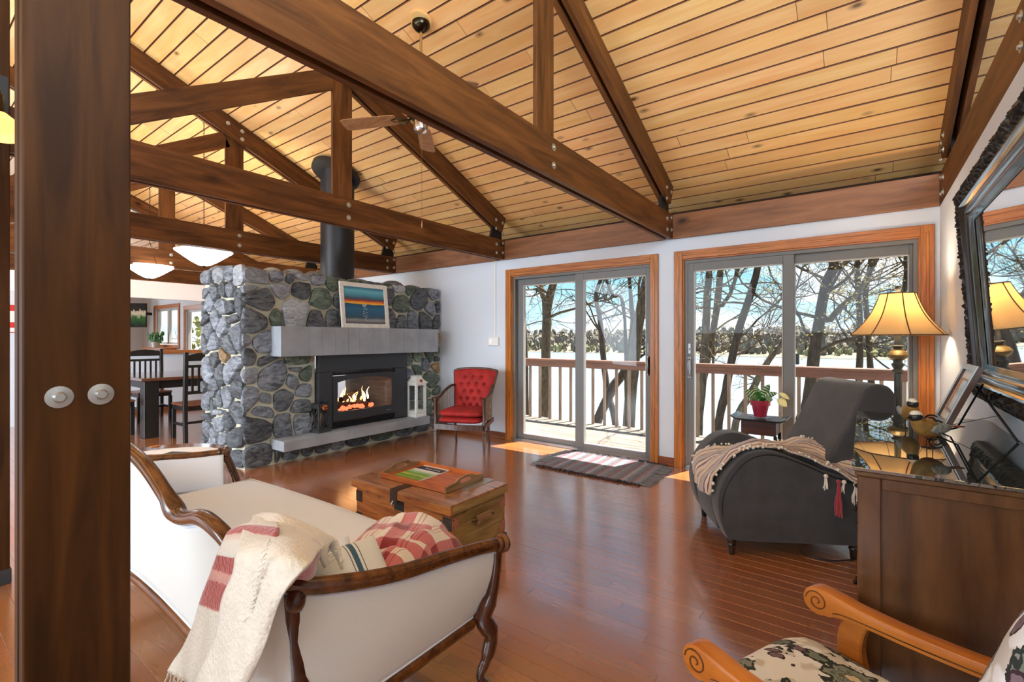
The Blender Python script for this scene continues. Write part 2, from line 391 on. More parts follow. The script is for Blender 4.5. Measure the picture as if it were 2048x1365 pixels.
mat('flue_paint', lin(36, 38, 42), .42, metal=.2)
mat('brass', lin(190, 170, 120), .2, metal=1)
mat('chrome', lin(210, 210, 212), .22, metal=1)
mat('zinc', lin(190, 192, 188), .4, metal=.9)
mat('vinyl_gray', lin(108, 108, 106), .45)
mat('vinyl_light', lin(170, 168, 164), .45)
mat('alu', lin(150, 150, 150), .35, metal=.8)
mat('white_wood', lin(232, 230, 222), .6, var=.08, vscale=30)
mat('lantern_black', lin(52, 52, 52), .6, var=.3, vscale=30)
mat('linen', lin(234, 243, 255), .9, sheen=.3, bump=.15, bscale=400)
mat('linen_back', lin(232, 236, 232), .9, sheen=.3, bump=.2, bscale=400)
mat('velvet_red', lin(158, 26, 22), .75, sheen=0, var=.18, vscale=14)
mat('velvet_dark', lin(80, 10, 12), .8)
mat('cane', lin(126, 104, 76), .6)
mat('charcoal', lin(66, 66, 68), .95, sheen=.25, var=.16, vscale=9, bump=.2, bscale=300)
mat('black_leg', lin(18, 17, 17), .25, coat=.5)
mat('black_paint', lin(22, 19, 18), .4)
mat('seat_brown', lin(118, 72, 50), .3)
mat('table_top', lin(92, 56, 40), .12, coat=.8)
mat('terracotta', lin(150, 32, 58), .35, coat=.4)
mat('soil', lin(50, 36, 26), .9)
mat('leaf', lin(58, 116, 46), .45, var=.5, vscale=60)
mat('leaf_pale', lin(222, 214, 150), .5)
mat('iron', lin(30, 30, 32), .4, metal=.6)
mat('shade_cloth', lin(226, 200, 150), .8, emit=(1, .62, .28, 1), es=.10)
mat('shade_trim', lin(96, 66, 40), .8)
mat('bulb', (1, .8, .5, 1), .4, emit=(1, .72, .4, 1), es=14)
mat('bowl_glass', lin(250, 246, 238), .4, emit=(1, .97, .92, 1), es=3.2)
mat('amber_glass', lin(240, 170, 90), .4, emit=(1, .50, .16, 1), es=.75)
mat('patina', lin(56, 62, 60), .45, var=.3, vscale=25)
mat('patina_gold', lin(104, 92, 60), .4, metal=.4, var=.3, vscale=40)
mat('mirror_silver', (.93, .94, .94, 1), .015, metal=1)
mat('carved_black', lin(44, 42, 42), .38, metal=.5, var=.4, vscale=60)
mat('moulding_dark', lin(40, 34, 32), .22, coat=.6)
mat('tray_print', lin(120, 90, 84), .3)
mat('hardware', lin(74, 62, 52), .5, metal=.6, var=.25, vscale=50)
mat('copper_worn', lin(190, 130, 100), .45, metal=.4)
mat('plastic_white', lin(228, 228, 222), .5)
mat('ember', lin(60, 20, 10), .8, emit=(1, .10, .04, 1), es=1.6)
mat('flame', (1, .5, .2, 1), .8, emit=(1, .36, .10, 1), es=2.6)
mat('flame_core', (1, .8, .5, 1), .8, emit=(1, .70, .35, 1), es=3.2)
mat('log', lin(50, 38, 32), .9, var=.5, vscale=20, bump=.5)
mat('bird_gold', lin(150, 116, 60), .4, metal=.3, var=.2, vscale=40)
mat('bird_rust', lin(150, 76, 34), .4, metal=.3, var=.2)
mat('bird_black', lin(24, 22, 22), .4)
mat('bird_white', lin(216, 212, 200), .5)
mat('bird_wing', lin(130, 132, 126), .45, var=.45, vscale=90)
mat('yarn_white', lin(226, 216, 200), .95, sheen=.5)
mat('yarn_red', lin(158, 40, 54), .95, sheen=.5)
mat('wool_cream', lin(230, 222, 206), .95, sheen=.6, bump=.5, bscale=120)
mat('cord_black', lin(14, 14, 14), .5)
mat('shrub', lin(112, 104, 92), .95, var=.25, vscale=.5)
mat('shrub_green', lin(124, 122, 86), .95, var=.25, vscale=.5)
mat('shore_ground', lin(104, 96, 82), .95, var=.2, vscale=.1)
mat('groove_shade', lin(112, 62, 26), .6)  # groove shadow painted into the brown of ceiling board sides and chamfers
mat('ground', lin(150, 128, 96), .95, var=.3, vscale=.8)
mat('lake', lin(118, 132, 144), .25, bump=.5, bscale=1.2)
mat('roof_dark', lin(60, 56, 52), .9)
mat('dark_panel', lin(12, 14, 12), .25)
mat('frame_dark', lin(70, 46, 30), .25)
mat('paper', lin(230, 230, 226), .4)
mat('navy_print', lin(30, 38, 58), .35)
glass('pane', refl=.5)
glass('glass_top_edge', tint=(.55, .85, .8, 1))
glass('lantern_glass', refl=1.2)
ramp_mat('print_green', [(0, lin(70, 120, 40)), (.2, lin(150, 180, 60)), (.35, lin(80, 140, 50)), (.5, lin(190, 200, 90)), (.65, lin(90, 150, 70)), (.8, lin(150, 190, 110)), (1, lin(180, 210, 190))], axis=1, noise_amt=.35, nscale=5, rough=.35, coord='Generated', warpscale=(1, 6, 1))

for q_ in ('oak_floor',): MT[q_].node_tree.nodes['Principled BSDF'].inputs['Coat IOR'].default_value = 3.2; MT[q_].node_tree.nodes['Principled BSDF'].inputs['Coat Roughness'].default_value = .17

m_ = MT['shade_cloth']; t_ = m_.node_tree; p_ = t_.nodes['Principled BSDF']; o_ = [n for n in t_.nodes if n.type == 'OUTPUT_MATERIAL'][0]
tl_ = N(t_, 'ShaderNodeBsdfTranslucent'); tl_.inputs[0].default_value = lin(246, 220, 172); ms_ = N(t_, 'ShaderNodeMixShader'); ms_.inputs[0].default_value = .4
p_.inputs['Emission Strength'].default_value = 0
t_.links.new(p_.outputs[0], ms_.inputs[1]); t_.links.new(tl_.outputs[0], ms_.inputs[2]); t_.links.new(ms_.outputs[0], o_.inputs[0])
# ---------------------------------------------------------------- the room
YW = 4.72; XR = .455; CC = 4.7305
def struct(name, mb, m, parent=None, **kw):
    o = mb.build(name, m, parent, **kw); o['kind'] = 'structure'; return o
rng = random.Random(3)
def board_mesh(name, Ln, w, t, m, ch, top):
    """board along local X; chamfered on its visible side (top=+1 up, -1 down)"""
    h = w/2; c = ch; prof = [(-h, -t*top), (h, -t*top), (h, -c*top), (h-c, 0), (-h+c, 0), (-h, -c*top)]
    mb = MB(); n = len(prof)
    mb.add([(-Ln/2, a, b) for a, b in prof]+[(Ln/2, a, b) for a, b in prof],
           [tuple(range(n)), tuple(range(2*n-1, n-1, -1))]+[(i, n+i, n+(i+1) % n, (i+1) % n) for i in range(n)])
    me = mb.mesh(name, m)
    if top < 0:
        me.materials.append(MT['groove_shade'])
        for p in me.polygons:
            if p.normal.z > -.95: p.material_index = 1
    return me
# floor: single boards in front, the rest joined
fl = struct('floor', MB().b2(-17.2, 1.8, -4.2, YW+.02, -.06, -.012), MT['subfloor'])
FLEN = [.45, .6, .75, .9, 1.1, 1.3]
fmesh = {q: board_mesh('floor_board', q-.0010, .0752, .012, MT['oak_floor'], .0005, 1) for q in FLEN}
rest = MB(); pitch = .076; k = 0; nfl = 0
y = YW+.01-pitch/2
while y > -4.1:
    x = -17.1 + rng.random()*.9
    x = x - 1.0
    while x < 1.75:
        q = rng.choice(FLEN); xa, xb = max(x, -17.15), min(x+q, 1.75); xc = x+q/2
        if xb > xa:
            if .55 < y < 3.75 and -3.6 < x and x+q < XR+.5 and nfl < 290:
                o = link('floor_board', fmesh[q], None, fl, Matrix.Translation((xc, y, rng.uniform(-.0004, .0002)))); nfl += 1
            else:
                a, b, h = xa+.0006, xb-.0006, .0376
                n = len(rest.v); c = .0005
                rest.v += [(a, y-h, -.012), (b, y-h, -.012), (b, y+h, -.012), (a, y+h, -.012), (a, y-h, -c), (b, y-h, -c), (b, y+h, -c), (a, y+h, -c), (a, y-h+c, 0), (b, y-h+c, 0), (b, y+h-c, 0), (a, y+h-c, 0)]
                for f in [(0,1,5,4), (2,3,7,6), (4,5,9,8), (6,7,11,10), (8,9,10,11), (1,2,6,10,9,5), (3,0,4,8,11,7)]: rest.f.append(tuple(i+n for i in f))
        x += q
    y -= pitch
rest.build('floor_board', MT['oak_floor'], fl, kind='stuff')
# ceiling
nrm = Vector((0, .415, 1)).normalized(); sdir = Vector((0, 1, -.415)).normalized()
def cz(y): return CC-.415*y
ce = MB()
ce.add([(-17.2, .3, cz(.3)+.04), (1.8, .3, cz(.3)+.04), (1.8, 5.15, cz(5.15)+.04), (-17.2, 5.15, cz(5.15)+.04), (-17.2, .3, cz(.3)+.16), (1.8, .3, cz(.3)+.16), (1.8, 5.15, cz(5.15)+.16), (-17.2, 5.15, cz(5.15)+.16)],
       [(0,3,2,1), (4,5,6,7), (0,1,5,4), (1,2,6,5), (2,3,7,6), (3,0,4,7)])
ceil = struct('ceiling', ce, MT['backing'])
CLEN = [1.3, 1.8, 2.3, 2.8, 3.4]
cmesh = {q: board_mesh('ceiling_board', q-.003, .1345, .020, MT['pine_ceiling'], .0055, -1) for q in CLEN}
pit = .1382; Rm = Matrix((Vector((1,0,0)), sdir*1.0, Vector((1,0,0)).cross(sdir))).transposed().to_4x4()
rest = MB(); nce = 0
s = 0.07; smax = (5.16-.3)*1.0827
while s < smax:
    base = Vector((0, .3, cz(.3)))+sdir*s
    x = -17.1-rng.random()*2
    while x < 1.75:
        q = rng.choice(CLEN); xc = x+q/2; j = rng.uniform(-.0015, .0015)
        if x+q > -17.1 and x < 1.7:
            M = Matrix.Translation(base+Vector((xc, 0, 0))+nrm*j) @ Rm
            if x > -11.5 and base.y > .9 and nce < 296:
                link('ceiling_board', cmesh[q], None, ceil, M); nce += 1
            else:
                me = cmesh[q]; n = len(rest.v); rest.v += [tuple(M @ v.co) for v in me.vertices]; rest.f += [tuple(i+n for i in p.vertices) for p in me.polygons]
        x += q
    s += pit
ro = rest.build('ceiling_board', MT['pine_ceiling'], ceil, kind='stuff'); ro.data.materials.append(MT['groove_shade'])
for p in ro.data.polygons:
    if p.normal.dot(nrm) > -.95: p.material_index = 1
# the roof's other slope and the rear wall (behind the camera)
o = MB().add([(-17.2, .3, cz(.3)), (1.8, .3, cz(.3)), (1.8, -4.2, cz(.3)-.415*4.5), (-17.2, -4.2, cz(.3)-.415*4.5), (-17.2, .3, cz(.3)+.1), (1.8, .3, cz(.3)+.1), (1.8, -4.2, cz(.3)-.415*4.5+.1), (-17.2, -4.2, cz(.3)-.415*4.5+.1)],
       [(0,1,2,3), (4,7,6,5), (0,4,5,1), (1,5,6,2), (2,6,7,3), (3,7,4,0)])
struct('ceiling_rear', o, MT['pine_ceiling'])
struct('wall_rear', MB().b2(-17.2, 1.8, -4.2, -4.08, 0, 3.0), MT['wall_paint'])
# gable ends
struct('wall_left', MB().prism([(-4.2, 0), (5.0, 0), (5.0, cz(5.0)), (.3, cz(.3)), (-4.2, cz(.3)-.415*4.5)], -17.2, -17.05, 'yz'), MT['wall_paint'])
struct('wall_right', MB().b2(XR, XR+.10, -4.08, YW, 0, 2.25), MT['wall_paint'])
struct('wall_gable', MB().prism([(-4.2, 0), (5.0, 0), (5.0, cz(5.0)), (.3, cz(.3)), (-4.2, cz(.3)-.415*4.5)], 1.7, 1.8, 'yz'), MT['wall_paint'])
# wall with the glass doors: openings for two doors here and a window and a door far left
OP = [(-3.515, -1.738, 0, 2.045), (-1.423, .347, 0, 2.045), (-16.0, -14.32, 1.10, 2.08), (-13.85, -11.9, 0, 1.99)]
wd = MB(); xs = sorted(OP); cur = -17.05
for x0, x1, z0, z1 in xs:
    wd.b2(cur, x0, YW, YW+.14, 0, 2.47); wd.b2(x0, x1, YW, YW+.14, z1, 2.47)
    if z0 > 0: wd.b2(x0, x1, YW, YW+.14, 0, z0)
    cur = x1
wd.b2(cur, 1.8, YW, YW+.14, 0, 2.47)
struct('wall_doors', wd, MT['wall_paint'])
struct('trim_1', MB().b2(-17.05, 1.8, 5.10, 5.14, 2.47, 2.66), MT['backing'])          # blocking over the wall, under the roof
struct('trim_2', MB().b2(-17.05, 1.8, YW+.14, 5.14, 2.47, 2.50), MT['roof_dark'])     # eave soffit outside
# header and half wall of the next room, far left
struct('wall_header', MB().b2(-9.92, -9.80, -3, YW, 1.955, 2.25), MT['wall_white'])
hw = struct('wall_half', MB().b2(-9.92, -9.80, 1.62, YW, 0, 1.0), MT['wall_paint'])
struct('wall_nook', MB().b2(-9.92, -9.80, -4.0, 1.62, 0, 1.955), MT['wall_paint'])
tag(plank('counter_cap', (-9.86, 1.60, 1.03), (-9.86, YW-.01, 1.03), .26, .06, MT['oak_trim']), 'long wooden cap on top of the white half wall beyond the dining table', 'counter')
# baseboards
def bb(name, x0, x1, y0, y1): struct(name, MB().b2(x0, x1, y0, y1, 0, .085), MT['baseboard_wood'], bevel=.004)
bb('baseboard_doors', -4.75, -3.60, YW-.016, YW); bb('baseboard_center', -1.66, -1.50, YW-.016, YW)
bb('baseboard_right', XR-.016, XR, -1.0, YW-.02); bb('baseboard_half', -9.80, -9.785, 1.62, YW)
bb('baseboard_far', -11.8, -9.95, YW-.016, YW)
# sliding doors
def sliding_door(name, x0, x1, zt, inner, mid0, mid1, g_left, g_right, handle_x):
    d = thing(name, None, None, ((x0+x1)/2, YW, 0)); d['kind'] = 'structure'
    t = .078
    for a, b in ((x0-t, x0+.003), (x1-.003, x1+t)):
        m = MB().b2(a, b, YW-.024, YW, 0, zt+t)
        c = (a+b)/2; m.b2(c-.010, c+.010, YW-.030, YW-.023, 0, zt+.02); m.build('trim', MT['oak_trim_v'], d, world=True, bevel=.004)
    m = MB().b2(x0+.003, x1-.003, YW-.024, YW, zt-.003, zt+t); m.b2(x0, x1, YW-.030, YW-.023, zt+.028, zt+.048)
    m.build('trim', MT['oak_trim'], d, world=True, bevel=.004)
    for a, b in ((x0, x0+.014), (x1-.014, x1)): MB().b2(a, b, YW, YW+.12, 0, zt).build('jamb', MT['oak_trim_v'], d, world=True)
    MB().b2(x0+.014, x1-.014, YW, YW+.12, zt-.014, zt).build('jamb', MT['oak_trim'], d, world=True)
    xa, xb = x0+.014, x1-.014
    m = MB().b2(xa, xb, YW+.03, YW+.13, -.005, .022); m.b2(xa, xb, YW+.062, YW+.070, .022, .032); m.b2(xa, xb, YW+.028, YW+.034, .022, .030)
    m.build('threshold', MT['alu'], d, world=True, bevel=.002)
    m = MB().b2(xa, xb, YW+.02, YW+.13, zt-.045, zt-.014); m.b2(xa, xa+.028, YW+.02, YW+.13, .02, zt-.045); m.b2(xb-.028, xb, YW+.02, YW+.13, .02, zt-.045)
    m.build('door_frame', MT['vinyl_gray'], d, world=True, bevel=.002)
    def panel(a, b, ga, gb, yc, mtl):
        z0, z1, gz0, gz1 = .03, zt-.045, .085, zt-.12
        m = MB().b2(a, ga, yc-.018, yc+.018, z0, z1); m.b2(gb, b, yc-.018, yc+.018, z0, z1)
        m.b2(ga, gb, yc-.018, yc+.018, z0, gz0); m.b2(ga, gb, yc-.018, yc+.018, gz1, z1)
        p = m.build('door_panel', mtl, d, world=True, bevel=.002)
        w = MB(); q = .008
        w.b2(ga, ga+q, yc-.022, yc+.022, gz0, gz1); w.b2(gb-q, gb, yc-.022, yc+.022, gz0, gz1); w.b2(ga, gb, yc-.022, yc+.022, gz0, gz0+q); w.b2(ga, gb, yc-.022, yc+.022, gz1-q, gz1)
        w.build('glazing_bead', MT['vinyl_light'], p, world=True)
        MB().b2(ga+.002, gb-.002, yc-.002, yc+.002, gz0, gz1).build('pane', MT['pane'], p, world=True)
        return p
    yi, yo = YW+.046, YW+.092
    if inner == 'R': panel(xa+.028, mid0+.06, g_left, mid0+.012, yo, MT['vinyl_gray']); p = panel(mid0, xb-.004, mid1, g_right, yi, MT['vinyl_gray'])
    else: p = panel(xa+.004, mid1, g_left, mid0, yi, MT['vinyl_gray']); panel(mid1-.06, xb-.028, mid1-.004, g_right, yo, MT['vinyl_gray'])
    # pull handle with its lock above
    h = MB().box((handle_x, yi-.022, .985), (.034, .008, .20))
    hp = catmull([(handle_x, yi-.024, .90), (handle_x, yi-.058, .915), (handle_x, yi-.066, .985), (handle_x, yi-.058, 1.055), (handle_x, yi-.024, 1.07)], 4)
    h.tube(hp, .008, 8); h.box((handle_x, yi-.021, 1.17), (.026, .006, .10)); h.box((handle_x, yi-.028, 1.165), (.006, .016, .02))
    h.build('handle', MT['alu'], p, world=True, bevel=.002)
    return d
sliding_door('door_1', -3.515, -1.738, 2.045, 'R', -2.632, -2.524, -3.385, -1.80, -1.772)
sliding_door('door_2', -1.423, .347, 2.045, 'L', -.568, -.485, -1.325, .284, -1.365)
# far window and far door
def far_window(name, x0, x1, z0, z1, parts):
    d = thing(name, None, None, ((x0+x1)/2, YW, z0)); d['kind'] = 'structure'; t = .10
    for a, b, c, e in ((x0-t, x0, z0-(t if z0 else 0), z1+t), (x1, x1+t, z0-(t if z0 else 0), z1+t), (x0, x1, z1, z1+t)) + (((x0, x1, z0-t, z0),) if z0 else ()):
        MB().b2(a, b, YW-.026, YW, c, e).build('trim', MT['oak_trim'], d, world=True, bevel=.004)
    m = MB(); q = .06
    xs = [x0+(x1-x0)*i/parts for i in range(parts+1)]
    for i in range(parts):
        a, b = xs[i], xs[i+1]
        m.b2(a, a+q, YW+.04, YW+.10, z0+.01, z1); m.b2(b-q, b, YW+.04, YW+.10, z0+.01, z1); m.b2(a+q, b-q, YW+.04, YW+.10, z1-q, z1); m.b2(a+q, b-q, YW+.04, YW+.10, z0+.01, z0+q)
        MB().b2(a+q, b-q, YW+.068, YW+.072, z0+q, z1-q).build('pane', MT['pane'], d, world=True)
    m.build('window_frame', MT['vinyl_light'], d, world=True)
far_window('window_1', -16.0, -14.32, 1.10, 2.08, 2)
far_window('door_3', -13.85, -11.9, 0, 1.99, 2)

# ---------------------------------------------------------------- timber trusses
bolt_me = MB().lathe([(0, 0), (.022, 0), (.022, .003), (.010, .0035), (.010, .009), (.007, .012), (0, .012)], 12, M=Matrix.Rotation(math.pi/2, 4, 'Y')).mesh('bolt', MT['zinc'], smooth=1)
def truss(xe, label, bolts=True, west=False, front_only=False, yend=4.69):
    t = thing('roof_truss', label, 'truss', (xe-.05, 2.4, 2.25), 0, 'timber roof trusses')
    planks = (xe-.0175, xe-.0825)
    for xc in planks:
        plank('tie_beam', (xc, -4.0, 2.37), (xc, yend, 2.37), .035, .24, MT['beam'], t, bevel=.002)
        h = .205
        a = Vector((xc, .32, cz(.32)))-nrm*(h/2+.003); b = Vector((xc, 4.72, cz(4.72)))-nrm*(h/2+.003)
        plank('rafter', a, b, .035, h, MT['beam'], t, bevel=.002, up=nrm)
    xm = xe-.05
    plank('post', (xm, 2.425, 2.27), (xm, 2.425, cz(2.425)-.05), .19, .029, MT['beam'], t, bevel=.002, up=(1,0,0))
    plank('brace', (xm, .22, 2.27), (xm, 2.34, 3.49), .029, .165, MT['beam'], t, bevel=.002)
    MB().prism([(4.38, 2.27), (4.675, 2.27), (4.675, cz(4.675)-.03), (4.55, cz(4.55)-.06)], xm-.0145, xm+.0145, 'yz').build('splice_block', MT['steel_dark'], t, world=True)
    if bolts:
        B = [(2.46, 2.43), (2.46, 2.32), (4.53, 2.42), (4.655, 2.45), (4.53, 2.315), (4.655, 2.33), (4.52, 2.715), (4.65, 2.70), (4.52, 2.61), (4.65, 2.575), (2.34, 3.66), (2.49, 3.62), (2.49, 3.53), (.30, 2.43), (.30, 2.32)]
        for yb, zb in B:
            L = Matrix.Translation((xe, yb, zb)) if not west else Matrix.Translation((xe-.1, yb, zb)) @ Matrix.Rotation(math.pi, 4, 'Z')
            link('bolt', bolt_me, None, t, FR[t.name].inverted() @ L)
    return t
truss(.555, 'double timber truss lying on top of the right wall above the large mirror', west=True)
truss(-1.512, 'nearest free timber truss, its tie beam crossing the whole picture above the sofa')
truss(-3.598, 'second free timber truss from the right wall, in front of the black flue pipe')
truss(-5.663, 'timber truss just behind the stone fireplace, crossing behind the flue pipe')
truss(-7.73, 'timber truss over the dining table, between the two white bowl lamps')
truss(-9.80, 'farthest timber truss, resting over the white header behind the bowl lamps')
T = [-9.80, -7.73, -5.663, -3.598, -1.512]
bays = [(-9.8, -7.83, 'brown eave beam in the farthest bay behind the stone fireplace'), (-7.73, -5.763, 'brown eave beam in the bay behind the flue pipe'), (-5.663, -3.698, 'brown eave beam between the second and third truss, above the red armchair'),
        (-3.598, -1.612, 'brown eave beam over the left sliding glass door'), (-1.512, .453, 'brown eave beam over the right sliding glass door')]
for a, b, l in bays:
    tag(plank('eave_beam', (a+.003, 4.70, 2.368), (b-.002, 4.70, 2.368), .038, .236, MT['beam_red'], None, bevel=.003), l, 'beam')
# foreground post
c = thing('timber_post', 'wide dark timber post with two bolts in the left foreground', 'post', (-1.52, .29, 0))
MB().b2(-1.51, -1.47, .192, .382, 0, 4.52).build('post_plank', MT['post_dark_v'] if 'post_dark_v' in MT else wood('post_dark_v', lin(82, 49, 18), lin(50, 28, 9), rough=.55, spec=.15, scale=.7, stretch=11, var=.05, knots=1.1, knotcol=lin(34, 18, 10), axis='Z'), c, world=True, bevel=.003)
MB().b2(-1.57, -1.53, .192, .382, 0, 2.24).build('post_plank', MT['post_dark_v'], c, world=True, bevel=.003)
MB().b2(-1.53, -1.51, .204, .370, 0, 2.24).build('filler', MT['steel_dark'], c, world=True)
cb = MB().lathe([(0, 0), (.024, 0), (.025, .003), (.013, .005), (.012, .009), (.009, .013), (0, .013)], 20, M=Matrix.Rotation(math.pi/2, 4, 'Y')).mesh('bolt', MT['zinc'], smooth=1)
for yb in (.2505, .324): link('bolt', cb, None, c, FR[c.name].inverted() @ Matrix.Translation((-1.47, yb, 1.136)))
c = thing('timber_post', 'darker timber post at the extreme left edge, behind the foreground post', 'post', (-3.6, .3, 0))
MB().b2(-3.60, -3.56, .192, .42, .06, 4.5).build('post_plank', MT['post_dark_v'], c, world=True, bevel=.003)
MB().b2(-3.66, -3.62, .192, .42, .06, 2.24).build('post_plank', MT['post_dark_v'], c, world=True, bevel=.003)
MB().b2(-3.67, -3.55, .185, .425, 0, .075).build('base_shoe', MT['steel_black'], c, world=True, bevel=.003)
# wall outlet with its surface conduit
o = thing('outlet_box', 'small white wall box with a thin conduit running up beside the left glass door', 'outlet', (-3.785, YW, 1.23))
MB().b2(-3.866, -3.703, YW-.03, YW, 1.175, 1.285).build('box', MT['plastic_white'], o, world=True, bevel=.004)
MB().b2(-3.84, -3.80, YW-.036, YW-.029, 1.20, 1.26).build('switch', MT['wall_white'], o, world=True, bevel=.001)
MB().b2(-3.775, -3.757, YW-.012, YW, 1.285, 2.25).build('conduit', MT['plastic_white'], o, world=True)
# ---------------------------------------------------------------- stone fireplace
FX = -4.75; FY = 2.10
fp = thing('stone_fireplace', 'massive fieldstone fireplace with grey slate mantel, hearth slab and burning gas insert', 'fireplace', (-5.2, 3.4, 0))
core = MB()
core.b2(-5.68, FX-.02, FY+.02, 2.84, 0, 1.93); core.b2(-5.68, FX-.02, 4.045, YW-.003, 0, 1.93)
core.b2(-5.68, FX-.02, 2.84, 4.045, 1.075, 1.93); core.b2(-5.68, FX-.02, 2.84, 4.045, 0, .28)
core.build('mortar', MT['grout'], fp, world=True)
def clip(poly, mx, my, nx, ny):
    o = []
    for i in range(len(poly)):
        a, b = poly[i], poly[(i+1) % len(poly)]
        da = (a[0]-mx)*nx+(a[1]-my)*ny; db = (b[0]-mx)*nx+(b[1]-my)*ny
        if da <= 0: o.append(a)
        if (da < 0) != (db < 0) and abs(da-db) > 1e-12:
            t = da/(da-db); o.append((a[0]+(b[0]-a[0])*t, a[1]+(b[1]-a[1])*t))
    return o
def stones(seeds, rect, to3, out, gap=.013, mats='dmlg', holes=(), rr=0, seed=1):
    R = random.Random(seed)
    for i, (u, v, w, m) in enumerate(seeds):
        poly = [(rect[0], rect[2]), (rect[1], rect[2]), (rect[1], rect[3]), (rect[0], rect[3])]
        for j, (u2, v2, w2, m2) in enumerate(seeds):
            if i == j: continue
            dx, dy = u2-u, v2-v; d2 = dx*dx+dy*dy
            if d2 > 1.0: continue
            d = math.sqrt(d2); t = .5+(w*w-w2*w2)/(2*d2); t = min(.85, max(.15, t))
            poly = clip(poly, u+dx*t, v+dy*t, dx/d, dy/d)
            if len(poly) < 3: break
        if len(poly) < 3: continue
        A = sum(poly[k][0]*poly[(k+1) % len(poly)][1]-poly[(k+1) % len(poly)][0]*poly[k][1] for k in range(len(poly)))/2
        if abs(A) < .0012: continue
        cx = sum(p[0] for p in poly)/len(poly); cy = sum(p[1] for p in poly)/len(poly)
        if any(h[0] < u < h[1] and h[2] < v < h[3] for h in holes): continue
        if A < 0: poly = poly[::-1]
        for h in holes:
            if h[2] < v < h[3] or (v <= h[2] and u > h[0] and u < h[1] and False):
                if u <= h[0]: poly = clip(poly, h[0], v, 1, 0)
                elif u >= h[1]: poly = clip(poly, h[1], v, -1, 0)
            if h[0] < u < h[1]:
                if v <= h[2]: poly = clip(poly, u, h[2], 0, 1)
                elif v >= h[3]: poly = clip(poly, u, h[3], 0, -1)
        if len(poly) < 3: continue
        # inset by clipping along each edge
        src = poly[:]
        for k in range(len(src)):
            a, b = src[k], src[(k+1) % len(src)]; ex, ey = b[0]-a[0], b[1]-a[1]; l = math.hypot(ex, ey)
            if l < 1e-6: continue
            nx, ny = ey/l, -ex/l; g = gap*R.uniform(.7, 1.4)
            poly = clip(poly, a[0]-nx*g, a[1]-ny*g, nx, ny)
        if len(poly) < 3: continue
        for _ in range(2):
            q = []
            for k in range(len(poly)):
                a, b = poly[k], poly[(k+1) % len(poly)]
                q += [(a[0]*.8+b[0]*.2, a[1]*.8+b[1]*.2), (a[0]*.2+b[0]*.8, a[1]*.2+b[1]*.8)]
            poly = q
            if len(poly) > 34: break
        cx = sum(p[0] for p in poly)/len(poly); cy = sum(p[1] for p in poly)/len(poly)
        if max(max(p[0] for p in poly)-min(p[0] for p in poly), max(p[1] for p in poly)-min(p[1] for p in poly)) < .03: continue
        n = len(poly); H = R.uniform(.014, .030)*(1.25 if out else 1); mb = MB(); V = []
        for sc, hh in ((1.0, -.022), (1.0, H*.45), (.90, H*.88), (.55, H*1.08)):
            for p in poly:
                x = cx+(p[0]-cx)*sc; z = cy+(p[1]-cy)*sc
                d = noise.noise(Vector((x*14, z*14, i*3.1)))*.009+noise.noise(Vector((x*38, z*38, i)))*.004
                V.append(to3(x+(d if sc == 1 else 0), z+(d*.6 if sc == 1 else 0), hh+(d*1.6 if hh > 0 else 0)))
        V.append(to3(cx, cy, H*1.12))
        F = []
        for r in range(3):
            for k in range(n): F.append((r*n+k, r*n+(k+1) % n, (r+1)*n+(k+1) % n, (r+1)*n+k))
        for k in range(n): F.append((3*n+k, 3*n+(k+1) % n, 4*n))
        mb.add(V, F)
        mb.build('stone', MT['stone_'+m], fp, smooth=34, world=True)
def fpx(cx, cy, w, m):           # stone centre on the front face
    x, y = 380+cx*.3371, 500+cy*.3371; d = ray(x, y); P = CP+d*(FX/d.x); return (P.y, P.z, w, m)
